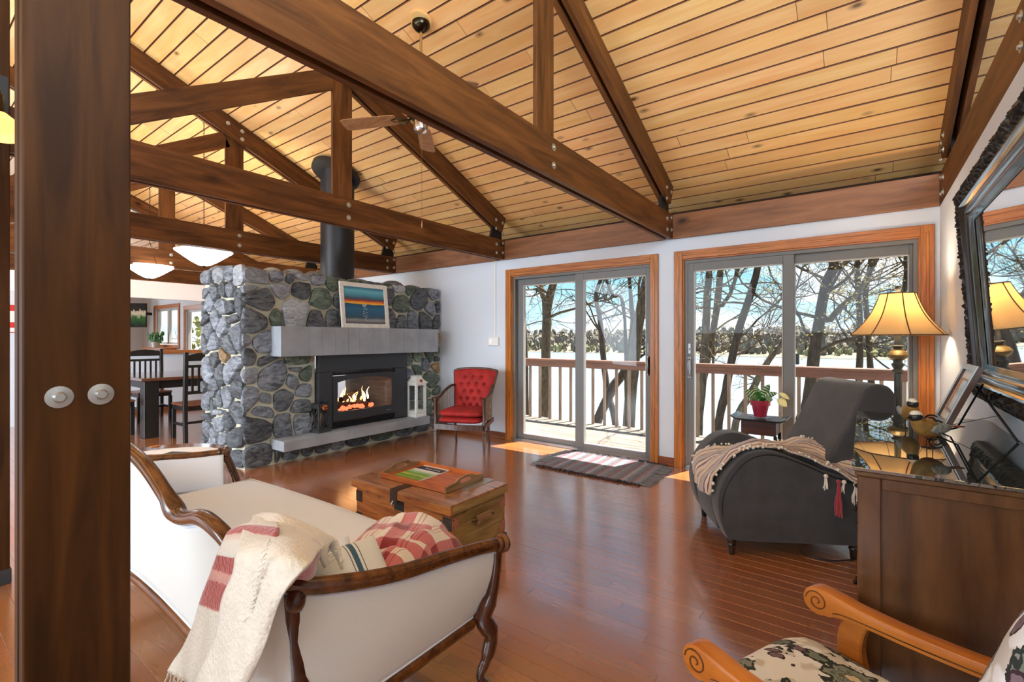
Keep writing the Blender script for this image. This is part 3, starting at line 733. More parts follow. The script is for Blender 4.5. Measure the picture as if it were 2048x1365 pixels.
front = [(390,150,.10,'l'),(385,214,.02,'m'),(520,145,.07,'m'),(588,155,.03,'d'),(665,135,.07,'l'),(765,160,.07,'m'),(660,240,.08,'d'),(540,235,.06,'l'),(430,300,.11,'d'),(620,370,.13,'l'),(780,290,.11,'g'),(845,200,.06,'g'),(750,405,.08,'d'),(840,405,.06,'d'),(515,385,.02,'g'),(370,425,.12,'d'),
 (905,160,.04,'g'),(970,170,.07,'g'),(1075,180,.06,'d'),(1160,190,.05,'g'),(1240,215,.06,'l'),(1310,225,.05,'g'),(1360,290,.11,'d'),(1250,320,.10,'g'),(1175,270,.08,'d'),(1455,258,.06,'m'),(1495,235,.02,'d'),(1482,335,.05,'d'),(1425,350,.06,'m'),(1395,415,.07,'d'),(1320,420,.06,'m'),(1250,425,.06,'d'),(1190,410,.08,'d'),(1480,430,.07,'d'),
 (900,300,.08,'d'),(1000,290,.08,'m'),(1090,310,.08,'g'),(940,400,.08,'m'),(1050,405,.08,'d'),
 (320,540,.06,'m'),(430,550,.10,'m'),(1485,525,.05,'t'),(1485,600,.05,'g'),(325,640,.10,'d'),(450,670,.05,'d'),(640,660,.06,'g'),(640,697,.04,'m'),(490,755,.14,'m'),(340,745,.09,'l'),(608,785,.07,'m'),(680,745,.06,'g'),(675,835,.07,'m'),(330,880,.12,'m'),(445,890,.05,'m'),(555,880,.10,'d'),(660,925,.08,'d'),(420,970,.09,'m'),(385,1075,.15,'d'),(555,1045,.09,'m'),(650,1015,.07,'m'),(400,1235,.16,'d'),(520,1200,.05,'d'),
 (1295,665,.04,'g'),(1350,650,.05,'g'),(1425,635,.04,'g'),(1395,675,.05,'m'),(1345,697,.05,'g'),(1470,690,.08,'t'),(1295,735,.06,'m'),(1432,768,.10,'g'),(1502,760,.02,'d'),(1475,845,.06,'g'),(1310,860,.07,'d'),(1390,850,.06,'g'),(1310,930,.06,'g'),(1400,930,.07,'g'),(1480,920,.07,'g'),
 (600,1215,.09,'m'),(700,1190,.06,'d'),(780,1180,.08,'d'),(870,1160,.06,'m'),(985,1145,.12,'d'),(1145,1115,.10,'g'),(1275,1092,.10,'d'),(1380,1070,.09,'m'),(1470,1050,.08,'g')]
F = [fpx(*s) for s in front]
F += [(4.66, .95, .05, 'd'), (4.68, .42, .06, 'g'), (4.62, .12, .07, 'm')]
F = [s for s in F if s[0] < YW+.02]
holes = [(2.80, 4.07, .26, 1.10)]
stones(F, (FY-.03, YW-.012, .005, 1.96), lambda u, v, h: (FX+h, u, v), 0, holes=holes, gap=.012)
def spx(cx, cy, w, m):
    x, y = 380+cx*.3371, 500+cy*.3371; d = ray(x, y); P = CP+d*(FY/d.y); return (P.x, P.z, w, m)
side = [(100,165,.10,'m'),(172,160,.09,'l'),(235,150,.06,'m'),(290,160,.07,'l'),(160,235,.07,'d'),(205,240,.06,'d'),(100,240,.06,'d'),(245,240,.05,'m'),(300,290,.09,'d'),(120,310,.09,'m'),(190,340,.08,'m'),(250,345,.07,'d'),(80,365,.05,'d'),(105,420,.05,'d'),(165,410,.07,'m'),(255,415,.06,'d'),(115,480,.10,'m'),(200,460,.09,'m'),(260,475,.06,'m'),(85,550,.08,'d'),(145,555,.09,'m'),(225,548,.09,'d'),(210,620,.05,'t'),(150,640,.08,'d'),(108,715,.12,'m'),(185,735,.07,'d'),(240,735,.10,'m'),(82,822,.06,'d'),(145,822,.08,'d'),(265,810,.05,'d'),(100,905,.10,'m'),(130,930,.03,'d'),(175,905,.08,'d'),(225,880,.08,'m'),(260,960,.06,'d'),(105,990,.05,'d'),(175,970,.07,'m'),(100,1060,.09,'m'),(180,1030,.10,'m'),(235,1025,.08,'d'),(85,1120,.06,'d'),(145,1115,.06,'m'),(200,1125,.08,'m'),(265,1130,.09,'d'),(210,1200,.08,'m'),(270,1230,.09,'d'),(110,1190,.08,'m')]
F2 = [spx(*s) for s in side]
F2 = [s for s in F2 if s[0] < FX+.02]
stones(F2, (-5.70, FX+.012, .005, 2.0), lambda u, v, h: (u, FY-h, v), 1, seed=5, gap=.012)
# top course, seen as an uneven edge
R = random.Random(9); y = FY
while y < YW-.1:
    w = R.uniform(.16, .34); h = R.uniform(.03, .085); y2 = min(y+w-.012, YW-.01)
    mb = MB().ball((FX-.14, (y+y2)/2, 1.93), (.15, (y2-y)/2, h), 14, 8); mb.build('stone', MT['stone_'+R.choice('mmldg')], fp, smooth=40, world=True); y += w
x = FX-.33
while x > -5.6:
    w = R.uniform(.18, .32); mb = MB().ball((x-w/2, FY+.11, 1.95), (w/2-.006, .13, R.uniform(.05, .10)), 14, 8); mb.build('stone', MT['stone_'+R.choice('mml')], fp, smooth=40, world=True); x -= w
# mantel clad in slate tiles
mz0, mz1, mx = 1.09, 1.388, -4.54
man = MB().b2(FX-.01, mx-.010, 2.37, 4.45, mz0+.008, mz1-.008).build('mantel', MT['steel_dark'], fp, world=True)
jo = [540,707,788,865,940,1008,1090,1190,1270,1360,1465]
ys = []
for j in jo:
    d = ray(380+j*.3371, 680); P = CP+d*(mx/d.x); ys.append(P.y)
ys[-1] = 4.458
for a, b in zip(ys[:-1], ys[1:]):
    MB().b2(mx-.010, mx, a+.0012, b-.0012, mz0, mz1).build('tile', MT['slate_tile'], man, world=True, bevel=.0012)
    MB().b2(FX-.01, mx-.0112, a+.0012, b-.0012, mz1-.008, mz1).build('tile', MT['slate_tile'], man, world=True)
    MB().b2(FX-.01, mx-.0112, a+.0012, b-.0012, mz0, mz0+.008).build('tile', MT['slate_tile'], man, world=True)
MB().b2(FX-.01, mx, 2.357, ys[0]-.001, mz0, mz1).build('tile', MT['slate_tile'], man, world=True, bevel=.0015)
MB().b2(FX-.01, mx, 4.4585, 4.468, mz0, mz1).build('tile', MT['slate_tile'], man, world=True)
# hearth slab
MB().b2(FX-.01, -4.50, 2.36, 4.28, .165, .265).build('hearth_slab', MT['slate_slab'], fp, world=True, bevel=.006, seg=2)
# insert
ins = MB()
z0, z1 = .275, 1.082
ins.b2(-4.735, -4.675, 2.832, 2.995, z0, .90); ins = ins.build('insert_surround', MT['steel_black'], fp, world=True, bevel=.002)
MB().b2(-4.735, -4.675, 3.862, 4.055, z0, .90).build('surround_panel', MT['steel_black'], ins, world=True, bevel=.002)
MB().b2(-4.735, -4.675, 2.832, 4.055, .904, z1).build('surround_panel', MT['steel_black'], ins, world=True, bevel=.002)
lv = MB()
for i in range(4): lv.b2(-4.725, -4.685, 2.998, 3.859, .858+i*.011, .863+i*.011)
for i in range(5): lv.b2(-4.725, -4.690, 2.998, 3.859, .280+i*.014, .288+i*.014)
lv.build('louver', MT['steel_dark'], ins, world=True, kind='stuff')
# arched fire door
m = MB(); yl, yr, zb, zt = 3.00, 3.857, .352, .852; a0, a1, g0 = 3.055, 3.80, .452
arch = [(a0+(a1-a0)*i/16, .755+.068*math.sin(math.pi*(.12+.76*i/16))) for i in range(17)]
m.b2(-4.690, -4.668, yl, a0, zb, zt); m.b2(-4.690, -4.668, a1, yr, zb, zt); m.b2(-4.690, -4.668, a0, a1, zb, g0)
for (ya, za), (yb, zb2) in zip(arch[:-1], arch[1:]):
    m.add([(-4.690, ya, za), (-4.690, yb, zb2), (-4.690, yb, zt), (-4.690, ya, zt), (-4.668, ya, za), (-4.668, yb, zb2), (-4.668, yb, zt), (-4.668, ya, zt)], [(0,1,2,3), (7,6,5,4), (0,4,5,1), (3,2,6,7)])
m.build('fire_door', MT['steel_black'], ins, world=True)
MB().b2(-4.684, -4.682, a0, a1, g0, .835).build('fire_glass', MT['pane'], ins, world=True)
MB().b2(-4.6685, -4.667, 3.72, 3.79, .395, .402).build('maker_plate', MT['alu'], ins, world=True)
fb = MB().b2(-5.68, -4.72, 3.0, 3.02, .34, .86); fb.b2(-5.68, -4.72, 3.835, 3.855, .34, .86); fb.b2(-5.68, -4.72, 3.0, 3.855, .34, .36); fb.b2(-5.68, -4.72, 3.0, 3.855, .86, .88)
fb.build('firebox', wood('firebox', lin(120, 112, 100), lin(84, 78, 70), rough=.5), ins, world=True)
R = random.Random(4)
for (p0, p1, r) in (((-4.84, 3.14, .50), (-4.95, 3.62, .47), .040), ((-4.98, 3.20, .49), (-5.05, 3.72, .50), .045), ((-4.86, 3.22, .56), (-5.05, 3.56, .60), .032), ((-4.82, 3.56, .47), (-5.08, 3.40, .55), .030)):
    MB().tube([Vector(p0)+(Vector(p1)-Vector(p0))*i/6+Vector((0, 0, R.uniform(-.006, .006))) for i in range(7)], [r*R.uniform(.85, 1.1) for _ in range(7)], 9).build('log', MT['log'], ins, world=True, smooth=50)
em = MB()
for i in range(46): em.ball((R.uniform(-4.92, -4.78), R.uniform(3.16, 3.62), R.uniform(.45, .475)), R.uniform(.012, .026), 6, 4)
em.build('ember', MT['ember'], ins, world=True, kind='stuff')
for i in range(16):
    y0 = 3.20+i*.028+R.uniform(-.01, .01); h = R.uniform(.07, .17); x0 = R.uniform(-4.97, -4.86); z0f = R.uniform(.47, .54)
    pts = [(x0, y0+math.sin(k*.9+i)*.006*k, z0f+h*k/5) for k in range(6)]
    MB().tube(pts, [.008, .014, .012, .008, .004, .001], 6, flat=.4).build('flame', MT['flame_core'] if i % 3 == 0 else MT['flame'], ins, world=True, smooth=60)
lamp('fire_glow', 'POINT', 1.2, (-4.95, 3.4, .62), (1, .5, .2), shadow_soft_size=.15)
# flue
f = thing('flue_pipe', 'thick black flue pipe rising from the stone fireplace through the ceiling', 'flue', (-5.18, 3.36, 1.9))
dpx = ray(675, 500); fy = 3.38; fxx = dpx.x/dpx.y*fy
f.location = (fxx, fy, 1.9); FR[f.name] = Matrix.Translation((fxx, fy, 1.9))
MB().lathe([(.196, 1.90), (.196, cz(fy)+.1)], 40, (fxx, fy, 0)).build('pipe', MT['flue_paint'], f, world=True, smooth=40)
Mt = Matrix((Vector((1,0,0)), sdir, Vector((1,0,0)).cross(sdir))).transposed()
MB().lathe([(.20, -.10), (.285, -.085), (.29, -.03), (.265, -.015), (.23, -.012)], 40, (fxx, fy, cz(fy)), M=Mt).build('ceiling_collar', MT['steel_dark'], f, world=True, smooth=40)
# painting on the mantel
p = thing('seascape_painting', 'white-framed painting of an orange sunset over blue water on the mantel', 'painting', (-4.66, 3.39, mz1))
tl = .06
def fpt(y, z, d): return (-4.625-(z/.52)*tl+d, y, mz1+z)
def leanbox(y0, y1, z0, z1, d0, d1):
    m = MB(); V = [fpt(y, z, d) for z in (z0, z1) for (y, d) in ((y0, d0), (y1, d0), (y1, d1), (y0, d1))]
    return m.add(V, [(0,1,2,3), (7,6,5,4), (0,4,5,1), (1,5,6,2), (2,6,7,3), (3,7,4,0)])
for q in ((3.07, 3.72, 0, .05), (3.07, 3.72, .47, .52), (3.07, 3.12, .05, .47), (3.67, 3.72, .05, .47)):
    leanbox(*q, 0, .022).build('frame', MT['white_wood'], p, world=True, bevel=.003)
ramp_mat('seascape', [(0, lin(62, 74, 84)), (.10, lin(150, 150, 150)), (.16, lin(52, 84, 104)), (.30, lin(44, 96, 128)), (.42, lin(38, 104, 140)), (.535, lin(30, 78, 110)), (.55, lin(250, 196, 60)), (.60, lin(240, 130, 40)), (.64, lin(150, 60, 50)), (.69, lin(60, 90, 110)), (.80, lin(80, 160, 180)), (.90, lin(110, 190, 205)), (1, lin(60, 120, 150))], axis=1, noise_amt=.09, nscale=3, rough=.5, warpscale=(1, 7, 1), bump=.3)
g = MB().grid(lambda u, v: fpt(3.12+.55*u, .05+.42*v, .010), 4, 4)
cv = g.build('canvas', MT['seascape'], p, world=True)
gl = MB()
R = random.Random(2)
for i in range(34):
    zz = .05+.42*R.uniform(.06, .53); w = .01+.05*abs(zz-.05)*2; yy = 3.39+R.gauss(0, .018)
    gl.add([fpt(yy-w*.35, zz, .0115), fpt(yy+w*.35, zz, .0115), fpt(yy+w*.3, zz+.004, .0115), fpt(yy-w*.3, zz+.004, .0115)], [(0, 1, 2, 3)])
gl.build('paint_glint', MT['paper'], p, world=True, kind='stuff')
# lanterns on the hearth
def lantern(name, label, loc, s, H, rz, m, roof, posts, cross=False):
    t = thing(name, label, 'lantern', loc, rz)
    MB().prism([(-s*.56, 0), (s*.56, 0), (s*.5, H*.10), (-s*.5, H*.10)], -s*.54, s*.54, 'xz').build('base', m, t, bevel=.003)
    for a in (-1, 1):
        for b in (-1, 1): MB().box((a*s*.44, b*s*.44, H*(.10+roof)/2), (posts, posts, H*(roof-.10))).build('post', m, t, bevel=.002)
    fr = MB()
    for a in (-1, 1):
        for z in (H*.125, H*roof-.012): fr.box((a*s*.44, 0, z), (posts*.9, s*.8, .02)); fr.box((0, a*s*.44, z), (s*.8, posts*.9, .02))
        if cross:
            for q in (-1, 1):
                fr.bar((a*s*.44, -q*s*.40, H*.12), (a*s*.44, q*s*.40, H*roof-.01), .010, .012, up=(1, 0, 0)); fr.bar((-q*s*.40, a*s*.44, H*.12), (q*s*.40, a*s*.44, H*roof-.01), .010, .012, up=(0, 1, 0))
    fr.build('side_frame', m, t)
    if not cross:
        for a in (-1, 1):
            MB().box((a*s*.43, 0, H*(.10+roof)/2), (.003, s*.78, H*(roof-.12))).build('pane', MT['lantern_glass'], t); MB().box((0, a*s*.43, H*(.10+roof)/2), (s*.78, .003, H*(roof-.12))).build('pane', MT['lantern_glass'], t)
    return t
wl = lantern('white_lantern', 'tall white wooden lantern with glass sides on the right end of the hearth', (-4.635, 4.17, .265), .17, .53, .05, MT['white_wood'], .80, .030)
m = MB(); s = .17; H = .53
prof = [(.60, .80), (.60, .825), (.46, .86), (.34, .91), (.28, .965), (.34, .97), (.34, .985), (.10, 1.0)]
V = []; Fq = []
for r, z in prof:
    for a, b in ((-1,-1), (1,-1), (1,1), (-1,1)): V.append((a*s*r, b*s*r, H*z))
for i in range(len(prof)-1):
    for k in range(4): Fq.append((i*4+k, i*4+(k+1) % 4, i*4+4+(k+1) % 4, i*4+4+k))
Fq += [(3,2,1,0), tuple(range(len(V)-4, len(V)))]
m.add(V, Fq).build('roof', MT['white_wood'], wl)
MB().tube([(0, .02, H), (0, .012, H+.022), (0, -.012, H+.022), (0, -.02, H)], .002, 6).build('ring', MT['iron'], wl)
MB().ball((s*.50, .0, H*.86), (.018, .026, .024), 10, 7).build('rosette', MT['bird_rust'], wl, smooth=60)
bl = lantern('dark_lantern', 'dark wooden lantern with crossed sides and dried rust-coloured flower on the left of the hearth', (-4.70, 2.86, .265), .155, .30, .12, MT['lantern_black'], .93, .016, True)
m = MB(); 
for z, r in ((.28, .56), (.29, .56), (.305, .50)): pass
m.box((0, 0, .288), (.172, .172, .016)); m.box((0, 0, .300), (.14, .14, .012)); m.build('roof', MT['lantern_black'], bl, bevel=.003)
fl_ = MB(); R = random.Random(8)
for i in range(26):
    a = R.uniform(0, 6.28); b = R.uniform(-.6, 1.4); d = Vector((math.cos(a)*math.cos(b), math.sin(a)*math.cos(b), math.sin(b)))
    c0 = Vector((.10, -.02, .265)); fl_.tube([c0, c0+d*.022, c0+d*.040+Vector((0, 0, -.006))], [.007, .009, .002], 5)
fl_.ball((.10, -.02, .26), .026, 10, 7)
fl_.build('dried_flower', MT['bird_rust'], bl, smooth=50)
tw = MB()
for i in range(14):
    a = Vector((R.uniform(-.04, .06), R.uniform(-.05, .05), .04)); tw.tube(catmull([a, a+Vector((R.uniform(-.03, .03), R.uniform(-.03, .03), .08)), Vector((.06, -.02, .22))], 4), .0022, 5)
tw.build('twigs', MT['cane'], bl, kind='stuff')
lf = MB()
for i in range(8):
    a = i*.8; c0 = Vector((.03, .01, .31)); d = Vector((math.cos(a), math.sin(a), .35)); lf.tube([c0, c0+d*.03, c0+d*.065], [.002, .011, .001], 5, flat=.25)
lf.build('leaves', MT['patina'], bl)
# ---------------------------------------------------------------- white settee in front
sf = thing('settee', 'white upholstered settee with carved walnut rails seen from behind in the foreground', 'sofa', (-2.1, 1.0, 0))
RAIL = [(-1.095,1.40,.495), (-1.105,1.28,.515), (-1.12,1.12,.535), (-1.13,.95,.555), (-1.155,.79,.585), (-1.20,.665,.615), (-1.30,.60,.655), (-1.45,.585,.715), (-1.60,.59,.725), (-1.74,.595,.690), (-1.84,.60,.685), (-1.95,.60,.735),
        (-2.15,.60,.80), (-2.40,.60,.83), (-2.65,.60,.80), (-2.85,.60,.735), (-2.95,.60,.685), (-3.05,.61,.69), (-3.20,.66,.655), (-3.27,.80,.605), (-3.21,.95,.585), (-3.13,1.10,.58), (-3.06,1.24,.585)]
RP = catmull(RAIL, 5); nR = len(RP)
def basept(i):
    p = RP[i]; x = min(-1.17, max(-3.02, p.x)); y = max(.665, p.y)
    if p.x > -1.3 or p.x < -3.1: x = -1.175 if p.x > -2 else -3.02
    return Vector((x, min(y, 1.33), .225+.05*math.exp(-((p.x+2.3)/.6)**2)))
BP = [basept(i) for i in range(nR)]
for _ in range(3): BP = [BP[0]]+[(BP[i-1]+BP[i]*2+BP[i+1])/4 for i in range(1, nR-1)]+[BP[-1]]
ctr = Vector((-2.1, 1.1, 0))
def inward(p): d = ctr-Vector((p.x, p.y, 0)); d = Vector((max(-1, min(1, d.x*.9)), max(-1, min(1, d.y*2.6)), 0)); return d.normalized()
def outp(u, v):
    i = min(nR-1, int(round(u*(nR-1)))); a = BP[i]; b = RP[i]; p = a.lerp(b, v); return p-inward(b)*(.022*math.sin(math.pi*v))
def inp(u, v):
    i = min(nR-1, int(round(u*(nR-1)))); b = RP[i]; w = inward(b); a = Vector((b.x, b.y, .40))+w*.115; a.z = .40
    t = b+w*.025+Vector((0, 0, -.004)); p = a.lerp(t, v); return p+w*(.035*math.sin(math.pi*min(1, v*1.05)))
MB().grid(outp, nR-1, 12).build('outer_cover', MT['linen_back'], sf, smooth=60, world=True, thick=.008, label='coarse cream linen on the outside')
MB().grid(inp, nR-1, 12).build('inner_cover', MT['linen'], sf, smooth=60, world=True, thick=.01)
mb = MB(); n = 10; segs = []
for i, p in enumerate(RP):
    hump = 1+.35*math.exp(-((p.x+1.86)/.05)**2)*(p.y < .7)+.35*math.exp(-((p.x+2.93)/.05)**2)*(p.y < .7)
    segs.append(.0235*hump)
mb.tube([p+Vector((0, 0, .004)) for p in RP], segs, 14)
tr = mb.build('top_rail', MT['walnut'], sf, smooth=50, world=True)
for off in (-.5, .5):
    MB().tube([p+Vector((0, 0, .004))-inward(p)*.0235*math.cos(off)*1.0+Vector((0, 0, .0235*math.sin(off))) for p in RP], .0035, 6).build('bead', MT['walnut'], tr, smooth=50, world=True)
for e, q in ((0, 1), (-1, -1)):
    p = RP[e]; d = (RP[0]-RP[2]).normalized() if e == 0 else (RP[-1]-RP[-3]).normalized()
    M = d.to_track_quat('Z', 'Y').to_matrix()
    MB().lathe([(0, -.03), (.026, -.028), (.031, -.018), (.024, -.008), (.024, .002), (.034, .010), (.034, .020), (.022, .028), (.012, .034), (0, .036)], 18, p+Vector((0, 0, .004)), M=M).build('scroll_end', MT['walnut'], tr, smooth=50, world=True)
MB().tube([p+Vector((0, 0, -.022))-inward(p)*.006 for p in RP], .004, 6).build('piping', MT['linen'], sf, smooth=50, world=True)
MB().tube([BP[i]+Vector((0, 0, .004))-inward(RP[i])*.006 for i in range(nR)], .0045, 6).build('piping', MT['linen'], sf, smooth=50, world=True)
# base rail
fr_front = catmull([(-1.15,1.345,.225), (-1.5,1.385,.20), (-2.1,1.40,.185), (-2.7,1.385,.20), (-3.0,1.33,.225)], 6)
mb = MB(); mb.tube([BP[i]+Vector((0, 0, -.02)) for i in range(nR)], .021, 8); mb.build('base_rail', MT['walnut'], sf, smooth=50, world=True)
MB().tube(fr_front, .021, 8).build('base_rail', MT['walnut'], sf, smooth=50, world=True)
# seat
def seat(u, v):
    x = -1.20-1.80*u; yf = 1.36+.035*math.sin(math.pi*u); yb = .66; y = yb+(yf-yb)*v
    z = .405+.045*(1-(2*u-1)**6)*(1-(2*v-1)**6)
    return Vector((x, y, z))
MB().grid(seat, 30, 16).build('seat', MT['linen'], sf, smooth=60, world=True, thick=.02)
def front(u, v):
    x = -1.18-1.83*u; y = 1.365+.035*math.sin(math.pi*u)+.012*math.sin(math.pi*v); return Vector((x, y, .215+.20*v))
MB().grid(front, 30, 6).build('seat_front', MT['linen'], sf, smooth=60, world=True, thick=.01)
MB().tube([seat(i/30, 1)+Vector((0, .006, .004)) for i in range(31)], .005, 6).build('piping', MT['linen'], sf, smooth=50, world=True)
def leg(P, r=(.022,.021,.023,.030,.034,.026,.019,.015,.019)):
    return MB().tube(catmull(P, 4), [r[min(len(r)-1, round(i*(len(r)-1)/(4*(len(P)-1))))] for i in range(4*(len(P)-1)+1)], 10)
leg([(-1.098,1.385,.49), (-1.105,1.385,.40), (-1.115,1.372,.31), (-1.13,1.345,.235), (-1.108,1.362,.17), (-1.118,1.345,.085), (-1.13,1.325,.03), (-1.115,1.335,.0)]).build('leg', MT['walnut_z'], sf, smooth=50, world=True)
leg([(-3.055,1.25,.57), (-3.045,1.29,.46), (-3.035,1.32,.34), (-3.02,1.34,.24), (-3.05,1.36,.17), (-3.04,1.345,.085), (-3.03,1.32,.03), (-3.045,1.33,.0)]).build('leg', MT['walnut_z'], sf, smooth=50, world=True)
leg([(-1.205,.655,.60), (-1.195,.655,.48), (-1.18,.66,.36), (-1.175,.665,.24), (-1.17,.655,.15), (-1.16,.635,.07), (-1.15,.62,.0)]).build('leg', MT['walnut_z'], sf, smooth=50, world=True)
leg([(-3.21,.66,.64), (-3.12,.66,.48), (-3.04,.66,.36), (-3.02,.665,.24), (-3.03,.655,.15), (-3.04,.635,.07), (-3.05,.62,.0)]).build('leg', MT['walnut_z'], sf, smooth=50, world=True)
MB().ball((-1.19,.655,.585), (.026, .026, .034), 12, 8).build('corner_block', MT['walnut_z'], sf, smooth=50, world=True)

# cream throw with red bars over the back corner
tm = ramp_mat('throw_cream', [(0, lin(232,226,212)), (.17, lin(232,226,212)), (.18, lin(170,52,50)), (.245, lin(176,60,56)), (.255, lin(222,196,184)), (.29, lin(226,210,196)), (.30, lin(228,222,208)), (.40, lin(228,222,208)), (.405, lin(165,44,44)), (.49, lin(170,50,48)), (.50, lin(214,150,136)), (.545, lin(206,140,128)), (.55, lin(165,44,44)), (.66, lin(170,50,48)), (.67, lin(230,224,208)), (1, lin(230,224,208))], axis=0, noise_amt=.02, nscale=25, sheen=.6, rough=.95, bump=.6, bscale=110)
def P3(x, y, Y): return on_y(x, y, Y)
th = thing('wool_throw', 'cream wool throw with red bars draped over the back corner of the white settee', 'blanket', (-1.3, .6, .6))
def rowpts(L): return [P3(*q) for q in L]
left = [rowpts([(500,1062,.66), (520,1048,.70), (548,1045,.74)]), rowpts([(462,1062,.585), (490,1052,.60), (560,1058,.62)]),
        rowpts([(440,1095,.545), (472,1095,.55), (540,1100,.555)]), rowpts([(425,1140,.54), (458,1150,.54), (520,1160,.54)]),
        rowpts([(402,1210,.535), (436,1222,.53), (486,1235,.525)]), rowpts([(372,1290,.53), (405,1305,.52), (455,1325,.51)]), rowpts([(336,1342,.525), (380,1370,.51), (430,1385,.50)])]
MB_l = sheet_mb(left, 6, .006, 9, 3); MB_l.build('throw_left_fold', tm, th, smooth=60, world=True, thick=.008)
tm2 = mat('throw_plain', lin(232, 225, 210), .95, sheen=.6, bump=.7, bscale=90, var=.05, vscale=20)
mid = [rowpts([(508,1036,.72), (560,1040,.76), (610,1062,.78), (650,1082,.80)]), rowpts([(492,1058,.60), (545,1062,.62), (600,1072,.66), (642,1100,.70)]),
       rowpts([(470,1100,.50), (520,1098,.52), (580,1108,.53), (624,1122,.56)]), rowpts([(468,1150,.495), (515,1160,.50), (562,1165,.51), (592,1160,.52)]),
       rowpts([(446,1222,.49), (490,1238,.49), (528,1240,.495), (556,1224,.51)]), rowpts([(418,1300,.48), (455,1325,.475), (492,1318,.48), (530,1290,.50)]), rowpts([(390,1375,.47), (425,1420,.465), (468,1395,.47), (500,1350,.49)])]
MB_m = sheet_mb(mid, 6, .010, 7, 8); MB_m.build('throw_top_fold', tm2, th, smooth=60, world=True, thick=.010)
rf = ramp_mat('throw_red_end', [(0, lin(214,150,150)), (.2, lin(178,60,66)), (.55, lin(170,54,64)), (.8, lin(206,140,150)), (1, lin(222,214,220))], axis=1, noise_amt=.15, nscale=6, sheen=.7, rough=.95, bump=.7, bscale=110)
redc = [rowpts([(572,1062,.70), (592,1068,.72), (625,1078,.76)]), rowpts([(578,1085,.60), (600,1090,.63), (640,1096,.70)]), rowpts([(572,1115,.56), (602,1118,.60), (632,1125,.68)]), rowpts([(560,1148,.55), (592,1145,.60), (628,1148,.68)]), rowpts([(556,1166,.56), (590,1160,.61), (618,1158,.68)])]
sheet_mb(redc, 6, .008, 10, 2).build('throw_end', rf, th, smooth=60, world=True, thick=.010)
curl = [rowpts([(520,1050,.68), (505,1034,.72), (540,1028,.75), (580,1044,.78)]), rowpts([(560,1056,.68), (560,1034,.72), (585,1038,.76), (610,1062,.80)]), rowpts([(620,1084,.72), (628,1064,.76), (648,1070,.80), (660,1092,.82)]), rowpts([(650,1140,.76), (660,1090,.80), (676,1082,.82), (682,1140,.80)])]
sheet_mb(curl, 6, .008, 10, 5).build('throw_loose_edge', tm2, th, smooth=60, world=True, thick=.008)
frg = MB(); R = random.Random(12)
def strand(p, d, L, r=.0022):
    q = [p]; 
    for k in range(4): q.append(q[-1]+(d+Vector((R.uniform(-.5,.5), R.uniform(-.5,.5), R.uniform(-.5,.3))))*L/4)
    frg.tube(q, [r, r, r*.9, r*.8, r*.3], 5)
for (a, b) in ((336,1342), (380,1368)), ((380,1368), (430,1385)), ((395,1378), (425,1418)), ((425,1418), (468,1398)), ((468,1398), (500,1350)):
    A, B = P3(*a, .50), P3(*b, .49)
    for i in range(9): strand(A.lerp(B, (i+R.random())/9), Vector((-.35, 0, -1)), R.uniform(.03, .06))
for i in range(26):
    t = i/26; A = P3(540-60*t, 1080+250*t, .49); strand(A, Vector((-.9, -.1, -.5)), R.uniform(.02, .035), .0018)
for i in range(16): A = P3(640+R.uniform(0, 40), 1078+R.uniform(0, 50), .80); strand(A, Vector((.5, .2, .6)), R.uniform(.02, .04), .0018)
frg.build('fringe', MT['wool_cream'], th, smooth=60, world=True, kind='stuff')
# pillows and second blanket on the seat
def pillow(name, label, m, loc, size, rz, tilt, seed=0, cat='pillow'):
    t = Matrix.Translation(Vector(loc)) @ Matrix.Rotation(rz, 4, 'Z') @ Matrix.Rotation(tilt, 4, 'X')
    mb = MB(); nu = 22
    for sgn in (1, -1):
        def fn(u, v, s=sgn):
            a, b = 2*u-1, 2*v-1; k = (1-abs(a)**3.2)*(1-abs(b)**3.2); pin = 1-.07*(abs(a)*abs(b))**2
            return t @ Vector((a*size[0]/2*(1-.06*(1-b*b))*1.0, b*size[1]/2*(1-.06*(1-a*a)), s*size[2]/2*max(0, k)**.5+noise.noise(Vector((a*2, b*2, seed)))*.006*k))
        mb.grid(fn, nu, nu)
    o = mb.build(name, m, None, smooth=60); tag(o, label, cat); return o
sm = ramp_mat('pillow_stripe', [(0, lin(222,226,224)), (.44, lin(222,226,224)), (.445, lin(40,50,60)), (.455, lin(222,226,224)), (.48, lin(222,226,224)), (.485, lin(60,96,120)), (.56, lin(70,104,128)), (.565, lin(222,226,224)), (.60, lin(222,226,224)), (.605, lin(40,50,60)), (.615, lin(222,226,224)), (1, lin(222,226,224))], axis=0, noise_amt=.004, sheen=.2, rough=.9, constant=True, bump=.15, bscale=300)
pillow('striped_pillow', 'pale pillow with blue stripes leaning against the near arm of the settee', sm, (-1.31, .92, .49), (.24, .27, .11), math.radians(80), math.radians(38), 1)
pillow('cream_pillow', 'plain cream pillow lying behind the striped pillow on the settee', MT['linen'], (-1.44, .85, .475), (.30, .30, .11), math.radians(70), math.radians(30), 2)
pm = bpy.data.materials.new('plaid'); pm.use_nodes = True; t = pm.node_tree; p = t.nodes['Principled BSDF']; L = t.links.new
p.inputs['Roughness'].default_value = .95; p.inputs['Sheen Weight'].default_value = .6
uvn = N(t, 'ShaderNodeTexCoord'); sx = N(t, 'ShaderNodeSeparateXYZ'); L(uvn.outputs['UV'], sx.inputs[0])
